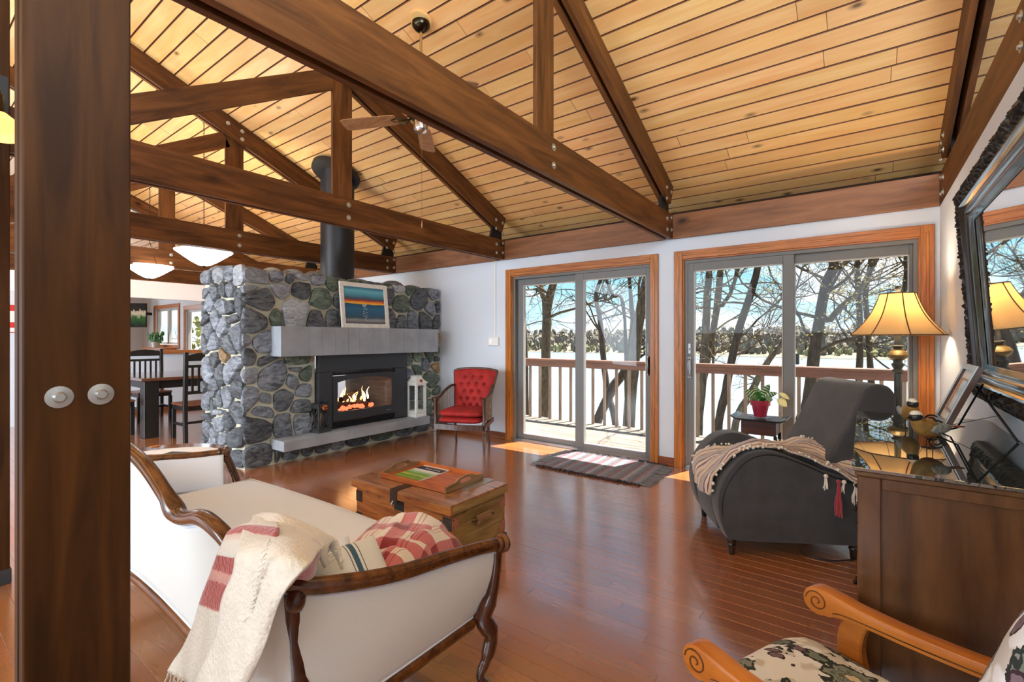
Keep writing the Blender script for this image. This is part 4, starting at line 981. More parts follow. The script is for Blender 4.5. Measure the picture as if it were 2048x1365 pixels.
def band(sock, sc, stops, vals):
    m1 = N(t, 'ShaderNodeMath', operation='MULTIPLY'); m1.inputs[1].default_value = sc; L(sock, m1.inputs[0]); f1 = N(t, 'ShaderNodeMath', operation='FRACT'); L(m1.outputs[0], f1.inputs[0])
    r = N(t, 'ShaderNodeValToRGB'); r.color_ramp.interpolation = 'CONSTANT'; e = r.color_ramp.elements
    while len(e) > 1: e.remove(e[0])
    e[0].position = 0; e[0].color = (vals[0],)*3+(1,)
    for s_, v_ in zip(stops, vals[1:]): z = e.new(s_); z.color = (v_,)*3+(1,)
    L(f1.outputs[0], r.inputs[0]); return r.outputs[0]
b1 = band(sx.outputs[0], 2.2, (.40, .5, .53, .60, .63), (1, 0, .7, 0, .7, 0)); b2_ = band(sx.outputs[1], 2.4, (.45,), (1, 0))
ml = N(t, 'ShaderNodeMath', operation='ADD'); L(b1, ml.inputs[0]); L(b2_, ml.inputs[1]); m5 = N(t, 'ShaderNodeMath', operation='MULTIPLY'); L(ml.outputs[0], m5.inputs[0]); m5.inputs[1].default_value = .5
rr = N(t, 'ShaderNodeValToRGB'); rr.color_ramp.elements[0].color = lin(228,222,210); rr.color_ramp.elements[1].color = lin(140,38,46); x = rr.color_ramp.elements.new(.5); x.color = lin(196,110,112)
L(m5.outputs[0], rr.inputs[0]); L(rr.outputs[0], p.inputs['Base Color'])
bn = N(t, 'ShaderNodeTexNoise'); bn.inputs['Scale'].default_value = 110; L(uvn.outputs['Object'], bn.inputs['Vector']); bb_ = N(t, 'ShaderNodeBump'); bb_.inputs['Strength'].default_value = .6; bb_.inputs['Distance'].default_value = .006; L(bn.outputs['Fac'], bb_.inputs['Height']); L(bb_.outputs[0], p.inputs['Normal'])
pb = thing('plaid_blanket', 'folded red and white checked wool blanket bunched by the near arm of the settee', 'blanket', (-1.3, 1.15, .45))
def heap(u, v, c, s, h, rot, sd):
    a, b = 2*u-1, 2*v-1; d = Vector((a*s[0], b*s[1], 0)); d.rotate(Matrix.Rotation(rot, 3, 'Z'))
    k = max(0, (1-a**4))*max(0, (1-b**4)); f = noise.noise(Vector((a*1.3+sd, b*2.2, sd)))*.035+noise.noise(Vector((a*4+sd, b*1.2, 3)))*.014
    return Vector(c)+d+Vector((0, 0, h*k**.45+f*k))
MB().grid(lambda u, v: heap(u, v, (-1.42, 1.19, .43), (.16, .17), .125, .5, 1), 40, 40).build('upper_fold', pm, pb, smooth=60, world=True, thick=.012)
MB().grid(lambda u, v: heap(u, v, (-1.345, 1.17, .43), (.11, .20), .10, .15, 6), 40, 40).build('lower_fold', pm, pb, smooth=60, world=True, thick=.012)
# oval occasional table past the far arm, with a dark book
et = thing('oval_table', 'oval wooden tray table with a white top beyond the far arm of the settee', 'table', (-3.70, 1.05, 0))
rx, ry, zt = .36, .43, .50
def oval(r, z, n=48): return [(rx*r*math.cos(2*math.pi*k/n), ry*r*math.sin(2*math.pi*k/n), z) for k in range(n+1)]
MB().lathe([(.0, zt-.03), (.97, zt-.03), (.97, zt-.02), (0, zt-.02)], 48, sx=rx, sy=ry).build('table_top', MT['wall_white'], et, smooth=30)
MB().lathe([(.965, zt-.04), (1.0, zt-.04), (1.02, zt), (.985, zt+.004), (.965, zt-.02)], 48, sx=rx, sy=ry, cap=False).build('rim', MT['walnut'], et, smooth=50)
MB().box((-rx*.94, .14, zt), (.03, .06, .012)).build('rim_joint', MT['oak_trim'], et, bevel=.003)
for a, b in ((1,1), (-1,1), (-1,-1), (1,-1)): MB().tube([(a*.17, b*.22, zt-.03), (a*.18, b*.23, .3), (a*.20, b*.26, 0)], [.02, .016, .012], 10).build('leg', MT['walnut_z'], et, smooth=50)
bk = MB().box((0, 0, 0), (.20, .15, .018)); o = tag(bk.build('book', MT['steel_dark'], None, bevel=.002), 'dark flat book lying on the oval tray table', 'book'); q = on_z(352, 909, .50); o.location = (q.x, q.y, zt-.02+.0095); o.rotation_euler = (0, 0, .5)

# ---------------------------------------------------------------- cedar trunk, tray, magazine
tk = thing('cedar_trunk', 'old cedar trunk with metal corners used as coffee table before the settee', 'trunk', (-2.27, 2.14, 0))
x0, x1, y0, y1, zt = -2.71, -1.84, 1.915, 2.40, .345
for k in range(3):
    za, zb = [(.03,.115), (.117,.205), (.207,.285)][k]
    MB().b2(x0, x1, y0, y0+.018, za, zb).build('front_board', MT['cedar'], tk, world=True, bevel=.002)
    MB().b2(x0, x1, y1-.018, y1, za, zb).build('back_board', MT['cedar'], tk, world=True, bevel=.002)
    MB().b2(x1-.018, x1, y0+.0185, y1-.0185, za, zb).build('end_board', MT['cedar_end'], tk, world=True, bevel=.002)
    MB().b2(x0, x0+.018, y0+.0185, y1-.0185, za, zb).build('end_board', MT['cedar_end'], tk, world=True, bevel=.002)
MB().b2(x0+.02, x1-.02, y0+.02, y1-.02, .03, .28).build('lining', MT['backing'], tk, world=True)
MB().b2(x0-.012, x1+.012, y0-.012, y1+.006, 0, .03).build('plinth', MT['steel_dark'], tk, world=True)
lid = MB().b2(x0-.018, x1+.018, y0-.028, y1+.012, .318, zt).build('lid', MT['cedar_top'], tk, world=True, bevel=.005, seg=2)
MB().b2(x0-.018, x1+.018, y0-.030, y0-.012, .288, .335).build('lid_edge', MT['cedar'], lid, world=True, bevel=.005, seg=2)
MB().b2(x1+.001, x1+.019, y0-.012, y1+.01, .288, .335).build('lid_edge', MT['cedar_end'], lid, world=True, bevel=.005, seg=2)
for (ya, yb) in ((y0-.001, y0+.055), (y1-.055, y1)):
    for (za, zb) in ((.05, .115), (.20, .262)):
        MB().b2(x1-.001, x1+.002, ya, yb, za, zb).build('corner_plate', MT['copper_worn'], tk, world=True)
for xa, xb in ((x0-.002, x0+.06), (x1-.07, x1+.001)):
    for za, zb in ((.04, .12), (.19, .262)): MB().b2(xa, xb, y0-.0025, y0, za, zb).build('corner_plate', MT['hardware'], tk, world=True)
nails = MB()
for ya in (y0+.012, y0+.042, y1-.042, y1-.012):
    for za in (.06, .105, .21, .252): nails.ball((x1+.002, ya, za), .0035, 6, 4)
nails.build('nails', MT['hardware'], tk, world=True, kind='stuff')
MB().tube([(x1+.003, 2.08, .20), (x1+.028, 2.08, .205), (x1+.03, 2.25, .205), (x1+.003, 2.25, .20)], .004, 6).build('handle', MT['hardware'], tk, world=True)
MB().b2(x1+.018, x1+.034, 2.10, 2.23, .178, .232).build('handle_grip', MT['tray_end'], tk, world=True, bevel=.004)
hs = MB().b2(-2.33, -2.265, y0-.030, y0+.12, zt, zt+.003); hs.b2(-2.33, -2.265, y0-.034, y0-.030, .26, zt+.003); hs.build('hasp', MT['hardware'], tk, world=True, bevel=.001)
MB().b2(-2.325, -2.24, y0-.004, y0, .215, .275).build('hasp_plate', MT['steel_dark'], tk, world=True)
MB().tube([(-2.30, y0-.034, .28), (-2.30, y0-.048, .262), (-2.30, y0-.034, .245)], .005, 6).build('hasp_loop', MT['zinc'], tk, world=True)
MB().b2(-1.99, -1.93, 2.14, y1+.01, zt, zt+.003).build('strap_hinge', MT['zinc'], tk, world=True)
ty = thing('serving_tray', 'wooden serving tray with cut-out handles standing on the cedar trunk', 'tray', (-2.29, 2.19, zt), math.radians(2))
a, b = .285, .175
MB().box((0, 0, .008), (2*a, 2*b, .008)).build('tray_base', MT['tray_wood'], ty)
for s_ in (-1, 1): MB().box((0, s_*b, .020), (2*a, .014, .034)).build('rail', MT['tray_wood'], ty, bevel=.002)
for s_ in (-1, 1):
    out = [(-b-.008, .003), (b+.008, .003), (b+.008, .032), (b-.03, .040), (.095, .048), (.06, .066), (0, .070), (-.06, .066), (-.095, .048), (-b+.03, .040), (-b-.008, .032)]
    hole = [(.052, .040), (.045, .053), (0, .057), (-.045, .053), (-.052, .040), (-.045, .030), (0, .028), (.045, .030)]
    bm = bmesh.new()
    def ringv(P, x): return [bm.verts.new((x, p[0], p[1])) for p in P]
    for x in (s_*(a+.006)-.006, s_*(a+.006)+.006):
        vo = ringv(out, x); vh = ringv(hole, x)
        es = [bm.edges.new((vo[i], vo[(i+1) % len(vo)])) for i in range(len(vo))]+[bm.edges.new((vh[i], vh[(i+1) % len(vh)])) for i in range(len(vh))]
        bmesh.ops.triangle_fill(bm, edges=es, use_beauty=True, use_dissolve=False)
        if x < s_*(a+.006): A0 = (vo, vh)
        else:
            for P, Q in zip(A0, (vo, vh)):
                for i in range(len(P)): bm.faces.new((P[i], P[(i+1) % len(P)], Q[(i+1) % len(P)], Q[i]))
    bmesh.ops.recalc_face_normals(bm, faces=bm.faces); me = bpy.data.meshes.new('handle_end'); bm.to_mesh(me); bm.free()
    link('handle_end', me, MT['tray_end'], ty)
mg = thing('magazine', 'magazine with green cover picture and navy title band lying in the wooden tray', 'magazine', (-2.395, 2.20, zt+.0125), math.radians(2))
MB().box((0, 0, .003), (.235, .30, .006)).build('pages', MT['paper'], mg)
MB().grid(lambda u, v: (-.1165+.233*u, -.149+.17*v, .0064), 2, 2).build('cover_picture', MT['print_green'], mg)
MB().grid(lambda u, v: (-.1165+.233*u, .06+.068*v, .0064), 2, 2).build('title_band', MT['navy_print'], mg)
tc_ = bpy.data.curves.new('title', 'FONT'); tc_.body = 'Your Lake'; tc_.size = .034; tc_.align_x = 'CENTER'; tc_.extrude = .0002
to = bpy.data.objects.new('title_lettering', tc_); COL.objects.link(to); bpy.context.view_layer.update(); me_ = bpy.data.meshes.new_from_object(to); bpy.data.objects.remove(to); me_.name = 'title_lettering'; me_.materials.clear()
to = link('title_lettering', me_, MT['paper'], mg, Matrix.Translation((.015, .082, .0068)))

# ---------------------------------------------------------------- rag rug
rg = thing('rag_rug', 'shaggy rag rug in dark grey and maroon stripes before the left glass door', 'rug', (-2.1, 4.28, 0))
ramp_mat('rug_stripe', [(0, lin(92,94,104)), (.14, lin(128,56,70)), (.2, lin(120,122,130)), (.36, lin(84,78,80)), (.45, lin(150,64,78)), (.5, lin(168,170,174)), (.62, lin(92,92,104)), (.74, lin(78,70,70)), (.8, lin(160,76,84)), (.86, lin(130,130,138)), (1, lin(92,94,104))], axis=0, scale=3.0, noise_amt=.06, nscale=40, sheen=.4, rough=.97, bump=1.0, bscale=160)
def rug(u, v):
    x = -2.62+1.06*u; y = 3.93+.72*v; ed = min(v, 1-v)
    x += .05*(.5-v)*.6
    return Vector((x+noise.noise(Vector((u*30, v*60, 1)))*.006, y+noise.noise(Vector((u*70, v*3, 4)))*.018*(1 if ed < .01 else .2), .006+abs(noise.noise(Vector((u*90, v*50, 2))))*.013))
MB().grid(rug, 150, 80).build('rug_weave', MT['rug_stripe'], rg, world=True, smooth=60, thick=.006)
rgr = MB(); R = random.Random(31)
for i in range(520):
    u = R.random(); v = 0 if i % 2 else 1; p = rug(u, v); s_ = -1 if v == 0 else 1
    q = [p, p+Vector((R.uniform(-.01,.01), s_*.012, .006)), p+Vector((R.uniform(-.02,.02), s_*R.uniform(.02,.04), R.uniform(-.004,.01)))]; q[2].z = max(q[2].z, .002)
    rgr.tube(q, [.006, .006, .003], 4)
rgr.build('rug_edge', MT['rug_stripe'] if False else mat('rag_dark', lin(74, 66, 70), .97, var=.7, vscale=30), rg, world=True, kind='stuff')
fr2 = MB()
for i in range(160):
    v = R.random(); s_ = 1 if i % 2 else -1; p = rug(1 if s_ > 0 else 0, v)
    fr2.tube([p, p+Vector((s_*.05, R.uniform(-.01,.01), -.002)), p+Vector((s_*R.uniform(.08,.11), R.uniform(-.02,.02), -.004))], [.0035, .003, .002], 4)
fr2.build('fringe', mat('rag_grey', lin(120, 122, 126), .97), rg, world=True, kind='stuff')

# ---------------------------------------------------------------- red cane armchair
rc = thing('cane_armchair', 'red velvet armchair with buttoned back and cane sides beside the fireplace', 'armchair', (-3.883, 3.745, 0), math.atan2(.373, .928))
Wc, Dc = .613, .53
def tleg(x, y, back=0):
    if back: return MB().tube([(x, y, .30), (x, y+.01, .2), (x, y+.05, 0)], [.020, .018, .013], 8)
    return MB().lathe([(.012, 0), (.015, .015), (.020, .12), (.024, .20), (.030, .205), (.030, .215), (.022, .225), (.022, .30)], 4, (x, y, 0), M=Matrix.Rotation(math.pi/4, 3, 'Z'))
for x in (.02, Wc-.02): tleg(x, .02).build('leg', MT['chair_wood_dark'], rc)
for x in (.07, Wc-.12): tleg(x, Dc-.05, 1).build('leg', MT['chair_wood_dark'], rc)
for x in (.02, Wc-.02):
    MB().lathe([(.024, .30), (.028, .31), (.028, .325), (.018, .34), (.020, .45), (.024, .56), (.029, .575), (.029, .600), (.018, .612), (0, .615)], 10, (x, .02, 0)).build('arm_post', MT['chair_wood_dark'], rc, smooth=40)
ap = MB(); 
P = catmull([(.02, -.01, .285), (Wc/2, -.035, .285), (Wc-.02, -.01, .285)], 8)
for (a, b) in zip(P[:-1], P[1:]): ap.bar(a, b, .03, .06)
ap.bar((.02, .0, .285), (.07, Dc-.02, .30), .025, .05); ap.bar((Wc-.02, 0, .285), (Wc-.07, Dc-.02, .30), .025, .05); ap.build('seat_frame', MT['chair_wood_dark'], rc)
def cush(z0, z1, name, m, x0=.045, x1=Wc-.045, y0=-.03, y1=Dc-.06):
    mb = MB(); nn = 26
    def fn(u, v):
        a = 2*math.pi*u; ca, sa = math.cos(a), math.sin(a); s = lambda q: math.copysign(abs(q)**.35, q)
        ph = math.pi*v; r = math.sin(ph)**.45; zz = (z0+z1)/2-math.cos(ph)*(z1-z0)/2
        return ((x0+x1)/2+s(ca)*(x1-x0)/2*r, (y0+y1)/2+s(sa)*(y1-y0)/2*r, zz)
    mb.grid(fn, 40, 14); return mb.build(name, m, rc, smooth=60)
cush(.315, .395, 'seat_deck', MT['velvet_red']); cush(.385, .475, 'seat_cushion', MT['velvet_red'])
# back: trapezoid, buttoned
def bk_pt(u, v, d):
    w = .20+.075*v; x = Wc/2+(2*u-1)*w; z = .43+.435*v+(.035*math.cos((2*u-1)*math.pi*.5)**.5*v if abs(2*u-1) < 1 else 0); return Vector((x, .40+.17*v-d, z))
BT = [(.3,.80),(.5,.80),(.7,.80),(.2,.62),(.4,.62),(.6,.62),(.8,.62),(.3,.44),(.5,.44),(.7,.44),(.2,.26),(.4,.26),(.6,.26),(.8,.26),(.3,.1),(.5,.1),(.7,.1)]
def bfn(u, v):
    d = .05*((1-abs(2*u-1)**4)*(1-abs(2*v-1)**4))**.5+.006
    for a, b in BT: d -= .034*math.exp(-(((u-a)/.040)**2+((v-b)/.045)**2))
    return bk_pt(u, v, d)
MB().grid(bfn, 56, 56).build('backrest', MT['velvet_red'], rc, smooth=80)
bb2 = MB()
for a, b in BT: bb2.ball(bk_pt(a, b, .024), .006, 8, 5)
bb2.build('buttons', MT['velvet_dark'], rc)
MB().grid(lambda u, v: bk_pt(u, v, -.02), 12, 12).build('back_panel', MT['chair_wood_dark'], rc, thick=.02)
P = [bk_pt(0, v/8, 0) for v in range(9)]; P2 = [bk_pt(u/16, 1, 0)+Vector((0, 0, .004)) for u in range(17)]; P3_ = [bk_pt(1, v/8, 0) for v in range(8, -1, -1)]
MB().tube(P+P2+P3_, .015, 8).build('back_frame', MT['chair_wood_dark'], rc, smooth=50)
for s_, x0_, x1_ in ((0, .02, .08), (1, Wc-.02, Wc-.08)):
    arm = catmull([(x0_, .02, .60), (x0_, .14, .605), (x0_+(.0), .28, .655), (x1_*.5+x0_*.5, .40, .70), (x1_, .50, .70)], 5)
    MB().tube(arm, .016, 8).build('arm_rail', MT['chair_wood_dark'], rc, smooth=50)
    cn = MB()
    def cp(u, v, A=arm): i = u*(len(A)-1); a = A[int(i)].lerp(A[min(len(A)-1, int(i)+1)], i-int(i)); return Vector((a.x, a.y, .35+(a.z-.36)*v))
    for i in range(17): cn.tube([cp(min(1, max(0, i/16-.0)), v/6) for v in range(7)], .0022, 4)
    for j in range(12): cn.tube([cp(u/12, j/11) for u in range(13)], .0022, 4)
    for i in range(-10, 17):
        a = [(i/16+k/12*.7, k/12) for k in range(13)]; a = [q for q in a if 0 <= q[0] <= 1]
        if len(a) > 1: cn.tube([cp(*q) for q in a], .0018, 4); cn.tube([cp(1-q[0], q[1]) for q in a], .0018, 4)
    cn.build('cane_panel', MT['cane'], rc)

# ---------------------------------------------------------------- grey reclining armchair
ac = thing('recliner_armchair', 'charcoal fabric armchair with a high rolled back beside the right glass door', 'armchair', (-.631, 2.966, 0), math.atan2(.503, .864))
SP = [(0,.09), (-.045,.20), (-.06,.32), (-.035,.43), (.02,.52), (.085,.585), (.16,.615), (.25,.615), (.38,.572), (.52,.512), (.66,.47), (.74,.46), (.74,.09)]
SPc = [Vector((a, 0, b)) for a, b in SP]; sm_ = catmull(SPc[:12], 4)+[SPc[12]]
poly = [(p.x, p.z) for p in sm_]
for y0_, y1_ in ((.0, .13), (.53, .66)):
    MB().prism(poly, y0_, y1_, 'xz').build('arm', MT['charcoal'], ac, smooth=35, bevel=.016, seg=3)
e = MB().tube([(p.x+.022, -.001, p.z-.022) for p in sm_[6:-1]], .0035, 6); e.build('arm_welt', MT['steel_dark'], ac)
e = MB().tube([(p.x+.004, .128, p.z-.004) for p in sm_[1:-1]], .0035, 6); e.build('arm_welt', MT['steel_dark'], ac)
MB().prism([(-.02,.10), (-.045,.25), (-.03,.36), (.03,.42), (.10,.445), (.62,.40), (.62,.10)], .131, .529, 'xz').build('seat', MT['charcoal'], ac, smooth=35, bevel=.02, seg=3)
BK = [(.46,.38), (.53,.50), (.61,.64), (.69,.80), (.745,.92), (.79,.985), (.845,1.005), (.90,.99), (.935,.94), (.938,.87), (.93,.72), (.915,.55), (.89,.36), (.84,.12), (.70,.12), (.60,.30)]
pb_ = catmull([Vector((a, 0, b)) for a, b in BK[:13]], 4); pb_ = [(p.x, p.z) for p in pb_]+BK[13:]
MB().prism(pb_, .05, .61, 'xz').build('backrest', MT['charcoal'], ac, smooth=40, bevel=.035, seg=4)
for x, y in ((.025, .03), (.04, .63), (.70, .04), (.70, .62)):
    MB().lathe([(.015, 0), (.017, .005), (.022, .055), (.027, .06), (.027, .066), (.024, .07), (.030, .085), (.030, .10)], 14, (x, y, 0)).build('leg', MT['black_leg'], ac, smooth=50)
# knitted throw over the armchair
def AL(x, y, z): return FR[ac.name] @ Vector((x, y, z))
kt = thing('knit_throw', 'beige and maroon knitted throw with tassels draped over the grey armchair', 'blanket', (-.3, 3.2, .6), 0)
kmat = ramp_mat('knit', [(0, lin(218,196,172)), (.10, lin(214,180,156)), (.12, lin(120,30,44)), (.18, lin(110,36,48)), (.20, lin(232,214,194)), (.30, lin(226,206,186)), (.33, lin(104,30,44)), (.38, lin(90,64,58)), (.43, lin(210,180,160)), (.5, lin(150,146,150)), (.56, lin(196,188,182)), (.60, lin(120,40,54)), (.64, lin(214,186,152)), (.78, lin(222,200,176)), (.82, lin(110,60,60)), (.88, lin(214,190,160)), (1, lin(218,196,172))], axis=1, scale=2.1, noise_amt=.07, nscale=34, sheen=.5, rough=.97, bump=1.0, bscale=120)
rows = [[AL(-.09,.05,.34), AL(-.115,.20,.33), AL(-.10,.35,.36), AL(-.09,.47,.42)],
        [AL(-.075,.035,.44), AL(-.095,.19,.42), AL(-.085,.34,.44), AL(-.06,.46,.48)],
        [AL(.00,.03,.545), AL(-.015,.15,.53), AL(.02,.33,.51), AL(.03,.45,.54)],
        [AL(.10,.02,.625), AL(.10,.13,.63), AL(.15,.28,.545), AL(.16,.43,.555)],
        [AL(.25,.02,.640), AL(.24,.14,.652), AL(.28,.25,.570), AL(.30,.40,.560)],
        [AL(.40,.015,.600), AL(.39,.15,.622), AL(.43,.24,.595), AL(.45,.36,.600)],
        [AL(.54,-.005,.545), AL(.52,.14,.590), AL(.54,.22,.630), AL(.56,.32,.64)],
        [AL(.68,-.035,.46), AL(.66,.02,.530), AL(.65,.09,.585), AL(.66,.20,.61)],
        [AL(.80,-.05,.43), AL(.79,-.01,.52), AL(.78,.06,.57), AL(.78,.16,.58)]]
kb = sheet_mb(rows, 8, .014, 12, 4); kb.build('knit_cloth', kmat, kt, smooth=60, world=True, thick=.012)
R = random.Random(44)
def tassel(p, L, m, k=10, r=.0035, name='tassel'):
    mb = MB()
    for i in range(k):
        o_ = Vector((R.uniform(-.012,.012), R.uniform(-.012,.012), 0)); mb.tube([p, p+o_*.4+Vector((0,0,-L*.3)), p+o_+Vector((R.uniform(-.006,.006), R.uniform(-.006,.006), -L*.65)), p+o_*1.4+Vector((0,0,-L*R.uniform(.9,1.05)))], [r, r, r*.9, r*.5], 5)
    mb.ball(p+Vector((0,0,-.008)), .012, 8, 6); mb.build(name, m, kt, smooth=60, world=True)
tassel(AL(.575, -.045, .475), .20, MT['yarn_red'], 18, .005); tassel(AL(.515, -.03, .50), .085, MT['yarn_white'], 6, .004); tassel(AL(.60, -.05, .475), .07, MT['yarn_white'], 6, .004); tassel(AL(.66, -.05, .46), .12, MT['yarn_white'], 6, .004)
pom = MB()
for i in range(110):
    u = R.random(); e_ = R.choice([0, 1]); rr_ = rows[min(8, int(u*9))]; p = rr_[0] if e_ == 0 else rr_[-1]
    nx = rows[min(8, int(u*9)+1)][0 if e_ == 0 else -1]; p = p.lerp(nx, R.random()); pom.ball(p+Vector((R.uniform(-.012,.012), R.uniform(-.012,.012), R.uniform(0,.014))), R.uniform(.004,.010), 6, 4)
pom.build('knit_edge', MT['yarn_white'], kt, world=True, kind='stuff', smooth=60)
# cord on the floor under the armchair
p = [on_z(*q, .006) for q in ((1600,1098), (1615,1112), (1660,1122), (1706,1120))]
tag(MB().tube(catmull(p, 6), .004, 6).build('lamp_cord', MT['cord_black'], None, smooth=60), 'thin black cord curling on the floor under the grey armchair', 'cord')

# ---------------------------------------------------------------- side table and plant
st = thing('side_table', 'small dark side table with upturned top edges behind the grey armchair', 'table', (-.70, 4.47, 0))
MB().prism([(-.165,.585), (.165,.585), (.21,.612), (.21,.620), (.162,.600), (-.162,.600), (-.21,.620), (-.21,.612)], -.15, .15, 'xz').build('table_top', MT['black_leg'], st, bevel=.002)
MB().b2(-.13, .13, -.12, .12, .47, .585).build('drawer_box', wood('table_wood', lin(96, 54, 40), lin(60, 30, 22), rough=.3), st, bevel=.003)
for a in (-1, 1):
    for b in (-1, 1): MB().b2(a*.125-.012, a*.125+.012, b*.115-.012, b*.115+.012, 0, .47).build('leg', MT['black_leg'], st)
MB().b2(-.13, .13, -.12, .12, .14, .155).build('shelf', MT['black_leg'], st)
pp = thing('potted_plant', 'striped-leaf houseplant in a maroon pot on the dark side table', 'plant', (-.70, 4.45, .600))
MB().lathe([(.062, .0), (.080, .004), (.092, .018), (.088, .019), (.074, .008), (0, .007)], 24, cap=False).build('saucer', MT['lantern_glass'], pp, smooth=40)
MB().lathe([(0, .010), (.046, .010), (.066, .105), (.076, .106), (.080, .150), (.074, .150), (.070, .135), (0, .135)], 24).build('pot', MT['terracotta'], pp, smooth=30)
MB().lathe([(0, .131), (.069, .131), (.069, .138), (0, .142)], 20).build('soil', MT['soil'], pp)
lm = bpy.data.materials.new('striped_leaf'); lm.use_nodes = True; t = lm.node_tree; p = t.nodes['Principled BSDF']; p.inputs['Roughness'].default_value = .4
uvn = N(t, 'ShaderNodeTexCoord'); wv = N(t, 'ShaderNodeTexWave'); wv.inputs['Scale'].default_value = 2.2; wv.inputs['Distortion'].default_value = 1.0; wv.wave_type = 'BANDS'; t.links.new(uvn.outputs['UV'], wv.inputs['Vector'])
r_ = N(t, 'ShaderNodeValToRGB'); r_.color_ramp.elements[0].color = lin(24,60,30); r_.color_ramp.elements[0].position = .45; r_.color_ramp.elements[1].color = lin(170,196,140); r_.color_ramp.elements[1].position = .6
t.links.new(wv.outputs['Fac'], r_.inputs[0]); t.links.new(r_.outputs[0], p.inputs['Base Color'])
def leafm(base, tip, w, m, droop=.02, name='leaf'):
    b, t_ = Vector(base), Vector(tip); d = (t_-b); side = d.cross(Vector((.3,-1,.3))).normalized(); up = side.cross(d).normalized()
    def fn(u, v):
        ww = w*math.sin(math.pi*min(1, .06+u*.94))**.8; a = 2*v-1
        return b+d*u+side*a*ww+up*(.18*w*(1-a*a))-Vector((0,0,1))*droop*u*u*4*.3
    MB().grid(fn, 8, 6).build(name, m, pp, smooth=60, thick=.0012)
Lv = [((.0,0,.15),(-.115,-.02,.255),.034,lm), ((0,0,.15),(-.10,.0,.18),.040,lm), ((0,0,.15),(-.05,.02,.30),.026,lm), ((0,0,.15),(-.02,-.03,.25),.026,MT['leaf']), ((0,0,.15),(.07,.0,.31),.032,lm), ((.0,0,.16),(.13,-.02,.245),.026,lm), ((0,0,.15),(.02,.03,.23),.03,MT['leaf']), ((.02,0,.16),(.10,-.03,.19),.030,lm), ((-.02,0,.15),(-.06,-.05,.20),.028,lm), ((.0,0,.15),(.035,-.05,.20),.028,MT['leaf']), ((.14,0,.215),(.215,-.01,.195),.020,MT['leaf_pale']), ((.13,0,.165),(.20,-.02,.135),.034,MT['leaf_pale'])]
for a, b, w, m in Lv: leafm(a, b, w, m)
MB().tube([(0,0,.14),(.07,0,.20),(.14,0,.215)], .002, 5).build('stem', MT['leaf'], pp); MB().tube([(0,0,.14),(.08,0,.185),(.13,0,.165)], .002, 5).build('stem', MT['leaf'], pp)

# ---------------------------------------------------------------- floor lamp
LP = (.187, 4.17)
lp = thing('floor_lamp', 'lit floor lamp with a flared tan bell shade and dark turned column in the corner', 'lamp', (LP[0], LP[1], 0))
MB().lathe([(0,0), (.15,0), (.15,.012), (.12,.03), (.05,.045), (.03,.07), (.022,.10)], 28).build('base', MT['patina'], lp, smooth=40)
col = [(.022,.10), (.022,.72), (.024,.74), (.022,.76), (.020,.98)]
MB().lathe([(.021,.10), (.021,.50), (.030,.52), (.021,.54), (.020,1.03)], 16).build('pole', MT['patina'], lp, smooth=40)
MB().lathe([(.020,1.03), (.034,1.04), (.034,1.05), (.022,1.06), (.030,1.075), (.036,1.09), (.024,1.105), (.028,1.12)], 20).build('turned_ring', MT['patina'], lp, smooth=50)
MB().lathe([(.028,1.12), (.05,1.135), (.062,1.155), (.05,1.175), (.030,1.19), (.022,1.20)], 20).build('turned_bulb', MT['patina_gold'], lp, smooth=60)
MB().lathe([(.022,1.20), (.034,1.21), (.034,1.218), (.020,1.225), (.018,1.34), (.012,1.36)], 20).build('neck', MT['patina'], lp, smooth=50)
prof = [(.265,1.292), (.215,1.345), (.17,1.405), (.135,1.47), (.11,1.535), (.098,1.575)]
PV = catmull([Vector((a,0,b)) for a, b in prof], 3)
n8 = 8
def shd(u, v, off=0):
    i = v*(len(PV)-1); a = PV[int(i)].lerp(PV[min(len(PV)-1, int(i)+1)], i-int(i)); an = 2*math.pi*u; k = (u*n8) % 1; r = (a.x+off)*(1-.045*math.sin(math.pi*k))
    return Vector((r*math.cos(an+.2), r*math.sin(an+.2), a.z))
MB().grid(lambda u, v: shd(u, v), 64, 15).build('shade', MT['shade_cloth'], lp, smooth=60, thick=.002)
ribs = MB()
for k in range(n8): MB().tube([shd(k/n8, v/15, .002) for v in range(16)], .0035, 6).build('shade_rib', MT['shade_trim'], lp, smooth=60)
for v in (0, 1): MB().tube([shd(u/64, v, .001) for u in range(65)], .004, 6, cap=False).build('shade_rim', MT['shade_trim'], lp, smooth=60)
sp_ = MB()
for k in range(3): sp_.tube([(0, 0, 1.575), shd(k/3, 1)], .0018, 5)
sp_.tube([(0,0,1.36), (0,0,1.58)], .004, 6); sp_.build('shade_carrier', MT['iron'], lp)
MB().lathe([(0,1.575), (.012,1.576), (.010,1.586), (.018,1.60), (.017,1.618), (.008,1.628), (0,1.63)], 14).build('finial', MT['patina'], lp, smooth=60)
MB().ball((0,0,1.43), (.03,.03,.042), 12, 9).build('bulb', MT['bulb'], lp, smooth=60)
lamp('lamp_bulb', 'POINT', 9, (LP[0], LP[1], 1.50), (1, .84, .62), shadow_soft_size=.05)

